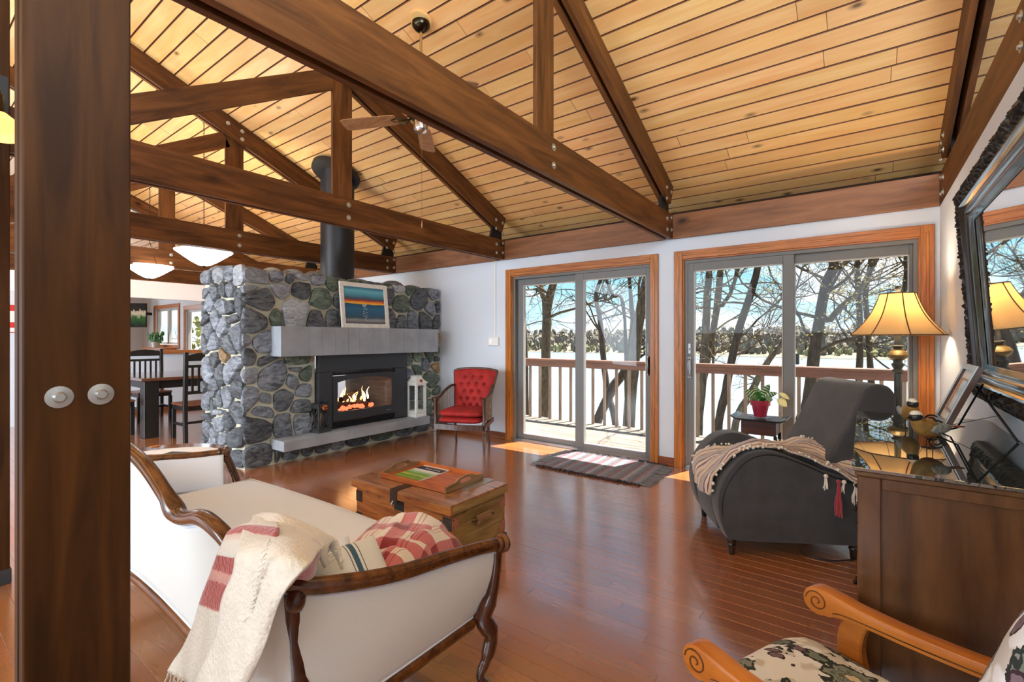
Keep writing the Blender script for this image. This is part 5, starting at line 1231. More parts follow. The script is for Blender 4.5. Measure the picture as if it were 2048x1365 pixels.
# ---------------------------------------------------------------- console chest with a glass top
cs = thing('console_chest', 'dark wooden chest of drawers with a glass top along the right wall', 'chest', (.215, 2.35, 0))
cx0, cx1, cy0, cy1 = -.015, XR-.004, 1.70, 2.995
MB().b2(cx0+.02, cx1, cy0+.012, cy1-.012, .06, .872).build('body', MT['console_wood'], cs, world=True)
for a, b in ((cx0, cx0+.055), (cx1-.05, cx1)):
    for c_, d_ in ((cy0, cy0+.02), (cy1-.02, cy1)): MB().b2(a, b, c_, d_, 0, .872).build('stile', MT['console_wood'], cs, world=True, bevel=.003)
for z0_, z1_ in ((.84,.872), (.06,.12)): MB().b2(cx0+.056, cx1-.051, cy0, cy0+.02, z0_, z1_).build('end_rail', MT['console_wood'], cs, world=True, bevel=.002)
MB().b2(cx0-.006, cx1, cy0-.006, cy1+.006, .872, .888).build('top_board', MT['console_wood'], cs, world=True, bevel=.003)
for k in range(3):
    for j in range(2):
        dr = MB().b2(cx0+.004, cx0+.02, 1.74+j*.615, 2.34+j*.615, .13+k*.237, .355+k*.237).build('drawer', MT['console_wood'], cs, world=True, bevel=.004)
        for q in (.15, .45): MB().ball((cx0-.006, 1.74+j*.615+q, .245+k*.237), .008, 10, 8).build('knob', MT['iron'], dr, world=True, smooth=60)
gt = bpy.data.materials.new('glass_top'); gt.use_nodes = True; t = gt.node_tree; t.nodes.clear()
o_ = N(t, 'ShaderNodeOutputMaterial'); p1 = N(t, 'ShaderNodeBsdfPrincipled'); p1.inputs['Base Color'].default_value = lin(44, 52, 56); p1.inputs['Roughness'].default_value = .01; p1.inputs['IOR'].default_value = 2.6; p1.inputs['Specular IOR Level'].default_value = .8
t.links.new(p1.outputs[0], o_.inputs[0])
MB().b2(cx0-.012, cx1-.001, cy0-.014, cy1+.008, .8885, .8985).build('glass_top', gt, cs, world=True, bevel=.001)
# birds
def bird(name, label, loc, s, rz, gold, belly, longtail=True):
    b = thing(name, label, 'figurine', loc, rz, 'painted bird figurines')
    ctrl = [((-.075,0,.074),.004,.003), ((-.055,0,.070),.010,.008), ((-.035,0,.066),.021,.020), ((-.005,0,.066),.030,.031), ((.022,0,.074),.029,.031), ((.040,0,.090),.021,.022), ((.047,0,.106),.018,.018), ((.052,0,.118),.012,.012), ((.054,0,.124),.002,.002)]
    pts = catmull([Vector(c) for c, _, _ in ctrl], 4); rs = catmull([Vector((a, b_, 0)) for _, a, b_ in ctrl], 4)
    mb = MB(); n = 16; base = 0
    for i, p in enumerate(pts):
        t_ = (pts[min(i+1, len(pts)-1)]-pts[max(0, i-1)]).normalized(); u = Vector((0,1,0)); w = t_.cross(u).normalized()
        for k in range(n): a = 2*math.pi*k/n; mb.v.append(tuple((p+u*math.cos(a)*rs[i].x+w*math.sin(a)*rs[i].y)*s))
    for i in range(len(pts)-1):
        for k in range(n): a = i*n+k; c_ = i*n+(k+1) % n; mb.f.append((a, c_, c_+n, a+n))
    mb.f.append(tuple(range(n))); mb.f.append(tuple(range((len(pts)-1)*n, len(pts)*n)))
    mb.build('body', gold, b, smooth=70)
    hd = Vector((.049,0,.107))*s
    MB().ball(hd, (.0205*s,.0200*s,.0195*s), 16, 10).build('head', MT['bird_black'], b, smooth=70)
    MB().ball(hd+Vector((-.001,0,.008))*s, (.0195*s,.0175*s,.0150*s), 14, 8).build('crown', MT['bird_white'], b, smooth=70)
    MB().lathe([(.005*s,0), (.0035*s,.006*s), (.0005,.016*s)], 8, hd+Vector((.018,0,-.001))*s, M=Matrix.Rotation(math.pi/2, 3, 'Y')).build('beak', MT['iron'], b, smooth=50)
    MB().ball((.0,0,.052*s), (.034*s,.024*s,.018*s), 14, 8).build('belly', belly, b, smooth=70)
    for q in (-1, 1): MB().ball((-.018*s, q*.0265*s, .070*s), (.042*s,.007*s,.017*s), 14, 8, M=Matrix.Rotation(.12, 3, 'Y')).build('wing', MT['bird_wing'], b, smooth=70)
    MB().prism([(-.060*s,-.007*s), (-.125*s,-.012*s), (-.125*s,.012*s), (-.060*s,.007*s)], .070*s, .074*s, 'xy').build('tail', belly, b)
    lg = MB()
    for q in (-1, 1):
        lg.tube([(-.004*s, q*.010*s, .045*s), (-.004*s, q*.011*s, .002)], .0014, 6)
        for d in (-.25, .25, math.pi): lg.tube([(-.004*s, q*.011*s, .002), (-.004*s+.018*s*math.cos(d), q*.011*s+.018*s*math.sin(d), .0015)], .0012, 5)
    lg.build('legs', MT['iron'], b, smooth=50); return b
bird('bird_figurine', 'nearer painted bird figurine with long tail on the glass top', (.177, 2.133, .8985), .98, math.radians(180+42), MT['bird_gold'], MT['bird_rust'])
bird('bird_figurine', 'farther rounder painted bird figurine on the glass top, nearest the lamp', (.150, 2.541, .8985), 1.0, math.radians(180+100), MT['bird_gold'], MT['bird_gold'])
# tilted picture frame on an iron easel
pf = thing('easel_picture', 'small dark framed picture tilted back on an iron easel on the glass top', 'picture', (.245, 2.535, .93))
fc = Vector((.2925, 2.535, 1.0475)); up_ = Vector((.095, 0, .235)).normalized(); ry_ = Vector((0, 1, 0)); nn_ = up_.cross(ry_).normalized()
if nn_.x > 0: nn_ = -nn_
Mf = Matrix((ry_, up_, nn_)).transposed()
def fbox(u0, u1, v0, v1, d0, d1, nm, m, **k): MB().box(fc+Mf @ Vector(((u0+u1)/2, (v0+v1)/2, (d0+d1)/2)), (u1-u0, v1-v0, d1-d0), Mf).build(nm, m, pf, world=True, **k)
fbox(-.145, -.12, -.127, .127, -.012, .0055, 'frame_side', MT['frame_dark']); fbox(.12, .145, -.127, .127, -.012, .0055, 'frame_side', MT['frame_dark'])
fbox(-.12, .12, .105, .127, -.012, .0055, 'frame_side', MT['frame_dark']); fbox(-.12, .12, -.127, -.105, -.012, .0055, 'frame_side', MT['frame_dark'])
fbox(-.12, .12, -.105, .105, -.010, -.004, 'mat_board', MT['plastic_white'])
for q_ in ((-.145,-.12,-.127,.127),(.12,.145,-.127,.127),(-.12,.12,.105,.127),(-.12,.12,-.127,-.105)): fbox(*q_, .0055, .0075, 'frame_face', mat('frame_silver', lin(196, 202, 206), .25, metal=.5) if 'frame_silver' not in MT else MT['frame_silver'])
for q in ((-.075, -.065, -.07, .07), (.065, .075, -.07, .07), (-.075, .075, .062, .07), (-.075, .075, -.07, -.062)): fbox(*q, -.004, .001, 'inner_frame', MT['oak_trim'])
ramp_mat('misty_print', [(0, lin(176,196,206)), (.4, lin(210,222,228)), (.6, lin(150,170,180)), (1, lin(226,234,238))], axis=1, noise_amt=.5, nscale=5, rough=.3)
g = MB().grid(lambda u, v: fc+Mf @ Vector((-.065+.13*u, -.062+.124*v, -.0036)), 2, 2); g.build('picture', MT['misty_print'], pf, world=True)
ez = thing('picture_easel', 'black wrought iron easel holding the small framed picture', 'easel', (.25, 2.535, .8985))
for y_ in (2.45, 2.62):
    sc = [(.285+.0*0, y_, .945)]
    arc = [Vector((.225+.026*math.cos(a)*(1-a/14), y_, .928+.026*math.sin(a)*(1-a/14))) for a in [i*.4 for i in range(22)]]
    MB().tube(arc, .0035, 6).build('scroll', MT['iron'], ez, world=True, smooth=60)
    MB().tube([(.215, y_, .9025), (.25, y_, .915), (.285, y_, .93), (.355, y_, 1.10)], .0035, 6).build('upright', MT['iron'], ez, world=True, smooth=60)
MB().tube([(.235, 2.44, .915), (.235, 2.63, .915)], .0035, 6).build('ledge', MT['iron'], ez, world=True)
MB().tube([(.350, 2.535, 1.085), (.440, 2.42, .902)], .0042, 6).build('rear_strut', MT['iron'], ez, world=True)
MB().tube([(.352, 2.45, 1.09), (.352, 2.62, 1.09)], .0035, 6).build('cross_bar', MT['iron'], ez, world=True)
MB().tube([(.272, 2.535, .925), (.40, 2.47, .985)], .0012, 5).build('chain', MT['iron'], ez, world=True)

# ---------------------------------------------------------------- leaning wall mirror
mr_ = thing('wall_mirror', 'large mirror in a carved black frame hanging tilted on the right wall', 'mirror', (.42, 2.25, 1.0))
my0, my1, zb_, zt_ = 1.35, 3.04, 1.00, 1.945
def mpt(y, z, d):      # d = towards the room
    k = (z-zb_)/(zt_-zb_); return Vector((.448-.062*k-d, y, z))
FW = .155
prof = [(0,.0), (0,.030), (.008,.045), (.022,.052), (.045,.050), (.058,.042)]
def ringmb(prof, sub, carve=0):
    mb = MB(); loop = []
    c = [(my0, zb_), (my1, zb_), (my1, zt_), (my0, zt_)]; P = []
    for s_ in range(4):
        a, b = c[s_], c[(s_+1) % 4]; L_ = math.hypot(b[0]-a[0], b[1]-a[1]); n = max(1, int(L_/sub))
        for i in range(n): P.append((s_, i/n))
    def pos(s_, t, o, d):
        q = [(my0+o, zb_+o), (my1-o, zb_+o), (my1-o, zt_-o), (my0+o, zt_-o)]; a, b = q[s_], q[(s_+1) % 4]
        return mpt(a[0]+(b[0]-a[0])*t, a[1]+(b[1]-a[1])*t, d)
    m = len(prof)
    for s_, t in P:
        for j, (o, d) in enumerate(prof):
            p_ = pos(s_, t, o, d)
            if carve and 0 < j:
                nz_ = noise.noise(p_*42)*.6+noise.noise(p_*95)*.7; p_ = pos(s_, t, o+nz_*carve*.5*(j < m-1), d+max(-.3, nz_)*carve)
            mb.v.append(tuple(p_))
    n = len(P)
    for i in range(n):
        for j in range(m-1): a = i*m+j; b = ((i+1) % n)*m+j; mb.f.append((a, b, b+1, a+1))
    return mb
ringmb([(0,0),(0,.028)]+[(.006*i, .036+.012*math.sin(math.pi*i/9)) for i in range(1, 10)]+[(.060,.03)], .006, .016).build('carved_border', MT['carved_black'], mr_, world=True, smooth=60)
ringmb([(.058,.030), (.064,.040), (.074,.042), (.082,.034), (.086,.026), (.096,.030), (.108,.028), (.116,.020), (.124,.022), (.134,.018), (.145,.010), (.155,.006)], .4).build('inner_moulding', MT['moulding_dark'], mr_, world=True, smooth=40)
m = MB(); V = [mpt(y, z, d) for d in (0, .004) for (y, z) in ((my0+.1, zb_+.1), (my1-.1, zb_+.1), (my1-.1, zt_-.1), (my0+.1, zt_-.1))]
m.add(V, [(0,1,2,3), (7,6,5,4), (0,4,5,1), (1,5,6,2), (2,6,7,3), (3,7,4,0)]).build('mirror_glass', MT['mirror_silver'], mr_, world=True)

# ---------------------------------------------------------------- floral open-arm chair, right foreground
fcr = thing('floral_armchair', 'open-arm chair with floral fabric and honey-coloured scrolled wooden arms in the right foreground', 'armchair', (-.20, 1.385, 0), math.atan2(.40, -.915))
# local x = forward, local y = to the chair's left; the far arm is at -y
fm = bpy.data.materials.new('floral'); fm.use_nodes = True; t = fm.node_tree; p = t.nodes['Principled BSDF']; p.inputs['Roughness'].default_value = .92; L = t.links.new
tcn = N(t, 'ShaderNodeTexCoord')
def layer(scale, thr, w, offs, warp, dist=2.0):
    mpn = N(t, 'ShaderNodeMapping'); mpn.inputs['Location'].default_value = offs; mpn.inputs['Scale'].default_value = (scale,)*3; L(tcn.outputs['Object'], mpn.inputs[0])
    nn = N(t, 'ShaderNodeTexNoise'); nn.inputs['Scale'].default_value = 3.0; nn.inputs['Detail'].default_value = 2; L(mpn.outputs[0], nn.inputs['Vector'])
    mm = N(t, 'ShaderNodeMixRGB'); mm.blend_type = 'LINEAR_LIGHT'; mm.inputs[0].default_value = warp; L(mpn.outputs[0], mm.inputs[1]); L(nn.outputs['Color'], mm.inputs[2])
    vv = N(t, 'ShaderNodeTexVoronoi'); vv.inputs['Scale'].default_value = 1; L(mm.outputs[0], vv.inputs['Vector'])
    rr = N(t, 'ShaderNodeValToRGB'); rr.color_ramp.elements[0].position = thr; rr.color_ramp.elements[0].color = (1,1,1,1); rr.color_ramp.elements[1].position = thr+w; rr.color_ramp.elements[1].color = (0,0,0,1); L(vv.outputs['Distance'], rr.inputs[0])
    return rr.outputs[0], vv.outputs['Distance']
bg_ = N(t, 'ShaderNodeValToRGB'); nz_ = N(t, 'ShaderNodeTexNoise'); nz_.inputs['Scale'].default_value = 14; L(tcn.outputs['Object'], nz_.inputs['Vector']); L(nz_.outputs['Fac'], bg_.inputs[0])
bg_.color_ramp.elements[0].color = lin(208,208,206); bg_.color_ramp.elements[0].position = .46; bg_.color_ramp.elements[1].color = lin(236,242,250); bg_.color_ramp.elements[1].position = .5
cur_ = bg_.outputs[0]
def motif(rot, sc3, ofs, edge, stops, wob, wsc):
    """closed petal or leaf shapes: distance to scattered points with a lobed edge, coloured in rings"""
    global cur_
    mpn = N(t, 'ShaderNodeMapping'); mpn.inputs['Rotation'].default_value = rot; mpn.inputs['Scale'].default_value = sc3; mpn.inputs['Location'].default_value = ofs; L(tcn.outputs['Object'], mpn.inputs[0])
    vv = N(t, 'ShaderNodeTexVoronoi'); vv.inputs['Scale'].default_value = 1; vv.inputs['Randomness'].default_value = .85; L(mpn.outputs[0], vv.inputs['Vector'])
    nn = N(t, 'ShaderNodeTexNoise'); nn.inputs['Scale'].default_value = wsc; nn.inputs['Detail'].default_value = 2; L(tcn.outputs['Object'], nn.inputs['Vector'])
    a_ = N(t, 'ShaderNodeMath', operation='MULTIPLY_ADD'); L(nn.outputs['Fac'], a_.inputs[0]); a_.inputs[1].default_value = wob; L(vv.outputs['Distance'], a_.inputs[2])
    s2 = N(t, 'ShaderNodeMath', operation='SUBTRACT'); L(a_.outputs[0], s2.inputs[0]); s2.inputs[1].default_value = wob*.5
    ms = N(t, 'ShaderNodeValToRGB'); ms.color_ramp.interpolation = 'CONSTANT'; ms.color_ramp.elements[0].color = (1,1,1,1); ms.color_ramp.elements[1].position = edge; ms.color_ramp.elements[1].color = (0,0,0,1); L(s2.outputs[0], ms.inputs[0])
    cr_ = N(t, 'ShaderNodeValToRGB'); e_ = cr_.color_ramp.elements
    while len(e_) > 1: e_.remove(e_[0])
    e_[0].position = stops[0][0]; e_[0].color = stops[0][1]
    for q, c in stops[1:]: z = e_.new(q); z.color = c
    L(s2.outputs[0], cr_.inputs[0]); mm = N(t, 'ShaderNodeMixRGB'); L(ms.outputs[0], mm.inputs[0]); L(cur_, mm.inputs[1]); L(cr_.outputs[0], mm.inputs[2]); cur_ = mm.outputs[0]
motif((0,0,.6), (7,13,7), (3,1,0), .34, [(0, lin(40,52,52)), (.03, lin(96,112,106)), (.24, lin(126,138,128)), (.25, lin(40,50,50))], .30, 60)
motif((0,0,-.7), (9,17,9), (1,7,4), .25, [(0, lin(50,36,46)), (.03, lin(110,90,104)), (.17, lin(132,116,128)), (.185, lin(58,42,54))], .24, 55)
motif((0,0,0), (6.4,6.4,6.4), (.3,.2,0), .42, [(0, lin(60,60,52)), (.06, lin(206,190,150)), (.13, lin(222,210,182)), (.15, lin(48,58,56)), (.17, lin(110,122,114)), (.22, lin(136,146,138)), (.235, lin(60,70,68)), (.25, lin(124,136,128)), (.335, lin(140,150,142)), (.345, lin(44,54,54))], .42, 42)
L(cur_, p.inputs['Base Color'])
# forward edge, half widths
AY = .255
def stf(u, v):
    x = -.44+.53*u; w = .22+.065*u; y = (2*v-1)*w; k = (1-abs(2*u-1)**5)*(1-abs(2*v-1)**5); rr = min(1, (1-u)/.12)
    return Vector((x-(.03*abs(2*v-1)**6 if u > .9 else 0), y, .345+.062*k**.5+.010*math.sin(math.pi*u)))
MB().grid(stf, 30, 30).build('seat', fm, fcr, smooth=70, thick=.02)
def stb(u, v):
    pts = [(.09,.275), (.09,-.275), (-.44,-.215), (-.44,.215), (.09,.275)]; i = min(3, int(u*4)); a, b = pts[i], pts[i+1]; q = u*4-i
    return Vector((a[0]+(b[0]-a[0])*q, a[1]+(b[1]-a[1])*q, .27+.08*v))
MB().grid(stb, 24, 3).build('seat_border', fm, fcr, thick=.015)
MB().prism([(.085,.27), (.085,-.27), (-.44,-.21), (-.44,.21)], .235, .275, 'xy').build('seat_frame', MT['chair_wood'], fcr, bevel=.005)
for s_ in (-1, 1):
    arm = []
    ctrl = [((.035, .527), .020), ((.030, .545), .024), ((.0, .553), .026), ((-.04, .545), .024), ((-.10, .532), .0195), ((-.20, .528), .018), ((-.34, .535), .018), ((-.44, .552), .018)]
    top = catmull([Vector((a, 0, z+.004)) for (a, z), h in ctrl[2:]], 4)
    # side profile of the arm: scroll front, long sweep back
    out_ = []
    for k in range(13): a_ = math.radians(-130-k*17); out_.append((.002+.040*math.cos(a_+math.pi*0), .515+.040*math.sin(a_)))
    scr = [( .0+.038*math.cos(math.radians(a_)), .522+.038*math.sin(math.radians(a_))) for a_ in range(-120, 100, 15)]   # from below-front round to top
    up_l = catmull([Vector((-.005,0,.560)), Vector((-.05,0,.556)), Vector((-.10,0,.549)), Vector((-.22,0,.545)), Vector((-.36,0,.552)), Vector((-.47,0,.565))], 4)
    lo_l = catmull([Vector((-.47,0,.530)), Vector((-.36,0,.516)), Vector((-.22,0,.508)), Vector((-.12,0,.506)), Vector((-.06,0,.502)), Vector((-.03,0,.490))], 4)
    poly_ = [(a, b) for a, b in scr]+[(v.x, v.z) for v in up_l]+[(v.x, v.z) for v in lo_l]
    y_ = s_*AY; aw = .024
    am = MB().prism(poly_, y_-aw, y_+aw, 'xz').build('arm', MT['chair_wood'], fcr, bevel=.006, seg=2, smooth=35)
    for q in (-1, 1):
        sp2 = [Vector((.030*(1-i/30)*math.cos(i*.40)*1.0, y_+q*(aw+.0005), .522+.030*(1-i/30)*math.sin(i*.40))) for i in range(27)]
        MB().tube(sp2, .0022, 5).build('scroll_carving', MT['walnut'], am, smooth=60)
        gr = [Vector((v.x, y_+q*(aw+.0003), v.z+.012)) for v in lo_l[3:-2]]
        MB().tube(gr, .0018, 5).build('groove', MT['walnut'], am, smooth=60)
    ps = catmull([Vector((-.095,0,.515)), Vector((-.075,0,.46)), Vector((-.075,0,.40)), Vector((-.10,0,.33)), Vector((-.115,0,.26))], 5)
    mbp = MB(); wv_ = .030
    mbp.prism([(v.x-wv_, v.z) for v in ps]+[(v.x+wv_, v.z) for v in reversed(ps)], y_-.016+s_*.012, y_+.016+s_*.012, 'xz')
    mbp.build('arm_post', MT['chair_wood'], fcr, bevel=.004, smooth=35)
    MB().tube([(.05, s_*.245, .25), (.055, s_*.25, .12), (.06, s_*.255, 0)], [.026, .022, .016], 8).build('leg', MT['chair_wood'], fcr, smooth=40)
    MB().tube([(-.42, s_*.20, .25), (-.44, s_*.205, .12), (-.49, s_*.21, 0)], [.026, .022, .016], 8).build('leg', MT['chair_wood'], fcr, smooth=40)
# back: padded front, wooden frame behind
def bpt(y, z, d): k = (z-.36)/.6; return Vector((-.40-.20*k-d, y, z))
def half(z): k = (z-.36)/.56; return (.215+.05*k)*(1 if z < .78 else math.sqrt(max(.02, 1-((z-.78)/.17)**2*.72)))
def bfront(u, v):
    z = .36+.585*v; w = half(z); a = 2*u-1; return bpt(a*w, z, -.075*max(0, 1-abs(a)**4)**.5*max(0, 1-abs(2*v-1)**6)**.5)
MB().grid(bfront, 26, 26).build('back_cushion', fm, fcr, smooth=70)
def bside(u, v):
    a = u*2; z = .36+.585*(a if a <= 1 else 2-a); s_ = -1 if a <= 1 else 1; w = half(z); return bpt(s_*(w+.012*math.sin(math.pi*v)), z, .055*v)
MB().grid(bside, 60, 4).build('back_border', fm, fcr, smooth=60)
mb = MB(); zz = [.36+.545*i/24 for i in range(25)]
outl = [(-(half(z)-.022), z) for z in zz]+[((half(z)-.022), z) for z in reversed(zz)]
V = [bpt(y, z, d) for d in (.045, .066) for y, z in outl]; n = len(outl)
mb.add(V, [tuple(range(n)), tuple(range(2*n-1, n-1, -1))]+[(i, (i+1) % n, n+(i+1) % n, n+i) for i in range(n)])
mb.build('back_panel', MT['chair_wood'], fcr, bevel=.006, seg=2, smooth=40)
# ---------------------------------------------------------------- ceiling fan
FC = (-2.704, 2.48)
fn_ = thing('ceiling_fan', 'ceiling fan with light wooden blades hanging between the two nearest trusses', 'fan', (FC[0], FC[1], 2.85))
MB().lathe([(0,-.005), (.085,-.004), (.085,.018), (0,.018)], 28, (FC[0], FC[1], cz(FC[1])-.02), M=Mt).build('mount_block', MT['pine_ceiling'], fn_, world=True, smooth=40)
MB().lathe([(.068,cz(2.48)-.03), (.066,cz(2.48)-.06), (.045,cz(2.48)-.085), (.018,cz(2.48)-.10), (.012,cz(2.48)-.10)], 24, (FC[0], FC[1], 0)).build('canopy', MT['brass'] if False else mat('antique_brass', lin(60, 54, 40), .22, metal=1), fn_, world=True, smooth=40)
MB().tube([(FC[0], FC[1], cz(2.48)-.09), (FC[0], FC[1], 3.05)], .010, 10).build('down_rod', MT['brass'], fn_, world=True, smooth=40)
MB().lathe([(.02,3.075), (.05,3.055), (.09,3.035), (.105,3.005), (.105,2.965), (.08,2.94), (.05,2.935)], 28, (FC[0], FC[1], 0)).build('motor', MT['antique_brass'], fn_, world=True, smooth=40)
MB().lathe([(.05,2.937), (.055,2.925), (.055,2.86), (.05,2.845), (.035,2.83), (0,2.825)], 24, (FC[0], FC[1], 0)).build('switch_housing', MT['chrome'], fn_, world=True, smooth=40)
for k in range(5):
    a = math.radians(132 + 72*k); d = Vector((math.cos(a), math.sin(a), 0)); s_ = Vector((-d.y, d.x, 0)); c0 = Vector((FC[0], FC[1], 2.955))
    tw = (s_*math.cos(.2)+Vector((0,0,1))*math.sin(.2)); nn2 = d.cross(tw)
    Mb = Matrix((d, tw, nn2)).transposed()
    pl = [(.20,-.05), (.24,-.058), (.62,-.068), (.655,-.055), (.66,0), (.655,.055), (.62,.068), (.24,.058), (.20,.05)]
    V = [c0+Mb @ Vector((x, y, z)) for z in (-.0035, .0035) for x, y in pl]; n = len(pl)
    MB().add(V, [tuple(range(n)), tuple(range(2*n-1, n-1, -1))]+[(i, (i+1) % n, n+(i+1) % n, n+i) for i in range(n)]).build('blade', MT['fan_wood'], fn_, world=True, bevel=.001)
    br = MB()
    for q in (-1, 1): br.tube([c0+d*.085+Vector((0,0,-.01)), c0+d*.14+s_*q*.03+Vector((0,0,-.02)), c0+d*.19+s_*q*.035+Vector((0,0,-.008)), c0+d*.24+s_*q*.012+Vector((0,0,-.006))], [.006,.008,.006,.004], 6)
    br.build('blade_iron', MT['antique_brass'], fn_, world=True, smooth=60)
MB().tube([(FC[0]+.03, FC[1]-.02, 2.83), (FC[0]+.032, FC[1]-.02, 2.15)], .0012, 5).build('pull_chain', MT['brass'], fn_, world=True)
MB().lathe([(0,2.10), (.006,2.105), (.007,2.13), (.003,2.155), (0,2.157)], 8, (FC[0]+.032, FC[1]-.02, 0)).build('pull_knob', MT['copper_worn'], fn_, world=True, smooth=60)
# ---------------------------------------------------------------- bowl pendants over the dining table
def bowl(x, y, label):
    t = thing('bowl_pendant', label, 'lamp', (x, y, 2.25), 0, 'white bowl pendants')
    MB().lathe([(.02,-.155), (.06,-.145), (.13,-.105), (.205,-.05), (.262,-.008), (.285,.008), (.288,.016), (.280,.014), (.255,-.002), (.20,-.042), (.12,-.098), (.02,-.145)], 40).build('bowl', MT['bowl_glass'], t, smooth=60)
    MB().lathe([(.0,-.178), (.010,-.172), (.020,-.160), (.026,-.152), (0,-.150)], 14).build('finial', MT['iron'], t, smooth=60)
    top = cz(y)-2.25; hb = MB()
    for k in range(3):
        a = k*2.094; hb.tube([(.27*math.cos(a), .27*math.sin(a), .012), (0, 0, .34)], .003, 5)
    hb.build('hanger', MT['iron'], t)
    ch = MB(); z = .34; i = 0
    while z < top-.06:
        M_ = Matrix.Rotation(i*math.pi/2, 3, 'Z'); P_ = [M_ @ Vector((.009*math.cos(q*math.pi/4), 0, .019*math.sin(q*math.pi/4)))+Vector((0, 0, z+.016)) for q in range(9)]
        ch.tube(P_, .0022, 4, cap=False); z += .030; i += 1
    ch.build('chain', MT['iron'], t)
    MB().lathe([(.05, 0), (.05, -.012), (.02, -.035), (0, -.04)], 16, (0, 0, top-.025), M=Mt).build('canopy', MT['zinc'], t, smooth=50)
bowl(-6.05, 2.245, 'nearer and right white glass bowl lamp hanging on a chain behind the foreground truss')
bowl(-7.90, 2.262, 'farther and left white glass bowl lamp hanging on a chain over the dining table')
lamp('pendant_bulb', 'POINT', 20, (-6.05, 2.245, 2.34), (1, .85, .65), shadow_soft_size=.1); lamp('pendant_bulb', 'POINT', 20, (-7.90, 2.262, 2.34), (1, .85, .65), shadow_soft_size=.1)
# small amber lamp at the left edge of the frame
q = CP+ray(4, 240)*2.15
al = thing('amber_lamp', 'small glowing amber glass lamp at the upper left edge beside the timber post', 'lamp', tuple(q))
MB().lathe([(.022,.03), (.040,0), (.062,-.035), (.078,-.065), (.074,-.066), (.058,-.035), (.036,0), (.018,.03)], 20, M=Matrix.Rotation(-.5, 3, 'Y')).build('shade', MT['amber_glass'], al, smooth=60)
MB().tube([(0,0,.02), (-.03,0,.12), (-.10,0,.16)], .008, 8).build('arm', MT['antique_brass'], al, smooth=60)
MB().b2(-.16,-.10,-.03,.03,.06,.24).build('bracket', MT['steel_dark'], al)
# ---------------------------------------------------------------- dining table and chairs
dt = thing('dining_table', 'dark square dining table with thick black legs beyond the fireplace', 'table', (-7.95, 2.7, 0))
MB().b2(-8.65, -7.22, 1.98, 3.40, .725, .765).build('table_top', MT['table_top'], dt, world=True, bevel=.006)
MB().b2(-8.56, -7.31, 2.07, 3.31, .62, .724).build('apron', MT['black_paint'], dt, world=True)
for a in (-8.58, -7.42):
    for b in (2.0, 3.22): MB().b2(a, a+.16, b+.02, b+.18, 0, .725).build('leg', MT['black_paint'], dt, world=True, bevel=.006)
def dchair(loc, rz, label):
    t = thing('dining_chair', label, 'chair', loc, rz, 'black dining chairs')   # faces local -x ; back at +x
    MB().b2(-.44, .02, -.22, .22, .43, .455).build('seat', MT['seat_brown'], t, bevel=.008)
    MB().b2(-.43, .0, -.21, .21, .375, .43).build('seat_frame', MT['black_paint'], t)
    for s_ in (-1, 1):
        MB().b2(-.43, -.385, s_*.20-.022, s_*.20+.022, 0, .375).build('leg', MT['black_paint'], t, bevel=.003)
        MB().prism([(.0,0), (.045,0), (.03,.43), (.06,1.10), (.015,1.10), (-.015,.43)], s_*.215-.022, s_*.215+.022, 'xz').build('back_post', MT['black_paint'], t, bevel=.003)
        MB().box((-.19, s_*.205, .20), (.40, .02, .03)).build('stretcher', MT['black_paint'], t)
    MB().box((-.19, 0, .20), (.02, .40, .03)).build('stretcher', MT['black_paint'], t)
    P_ = [(-.195,.99), (.195,.99), (.195,1.06), (.10,1.085), (0,1.092), (-.10,1.085), (-.195,1.06)]
    MB().prism(P_, .020, .045, 'yz').build('top_rail', MT['black_paint'], t)
    MB().box((.03, 0, .925), (.022, .39, .035)).build('mid_rail', MT['black_paint'], t); MB().box((.012, 0, .60), (.022, .39, .04)).build('low_rail', MT['black_paint'], t)
    for k in range(5): MB().box((.02, -.14+.07*k, .76), (.014, .024, .30)).build('slat', MT['black_paint'], t)
    return t
c0 = dchair((-6.64, 2.47, 0), 0, 'black dining chair nearest the fireplace, its brown seat facing left')
copy_tree(c0, (-9.12, 2.56, 0), math.pi, 'black slatted dining chair on the far side of the table against the half wall')
copy_tree(c0, (-7.95, 1.62, 0), -math.pi/2, 'black dining chair at the table end partly hidden by the foreground post')
copy_tree(c0, (-7.95, 3.80, 0), math.pi/2, 'black dining chair at the table end behind the stone fireplace')
# picture, small things in the next room
fpic = thing('dark_picture', 'dark picture with pale and green shapes hanging far left near the window', 'picture', (-14.9, 4.2, 1.6))
ramp_mat('dark_art', [(0, lin(20,24,16)), (.25, lin(30,90,40)), (.42, lin(60,120,50)), (.55, lin(226,226,206)), (.68, lin(210,206,180)), (.72, lin(20,16,14)), (1, lin(8,8,10))], axis=1, noise_amt=.55, nscale=4, rough=.4)
q = on_y(278, 631, 4.35); fpic.location = q; fpic.rotation_euler = (0, 0, math.radians(48)); FR[fpic.name] = Matrix.Translation(q) @ Matrix.Rotation(math.radians(48), 4, 'Z')
MB().b2(-.20, .20, -.03, .0, -.33, .33).build('frame', MT['dark_panel'], fpic, bevel=.004)
MB().grid(lambda u, v: (-.18+.36*u, -.0305, -.31+.62*v), 2, 2).build('painted_panel', MT['dark_art'], fpic)
MB().bar((0, .0, .05), (.16, .30, .05), .05, .08).build('bracket', MT['steel_dark'], fpic)
rp_ = thing('red_poster', 'red and white poster glimpsed between the two left posts', 'poster', (-9.79, 1.2, 1.6))
MB().b2(-9.798, -9.785, .95, 1.45, 1.35, 1.75).build('poster_board', mat('poster_red', lin(196, 44, 40), .5), rp_, world=True)
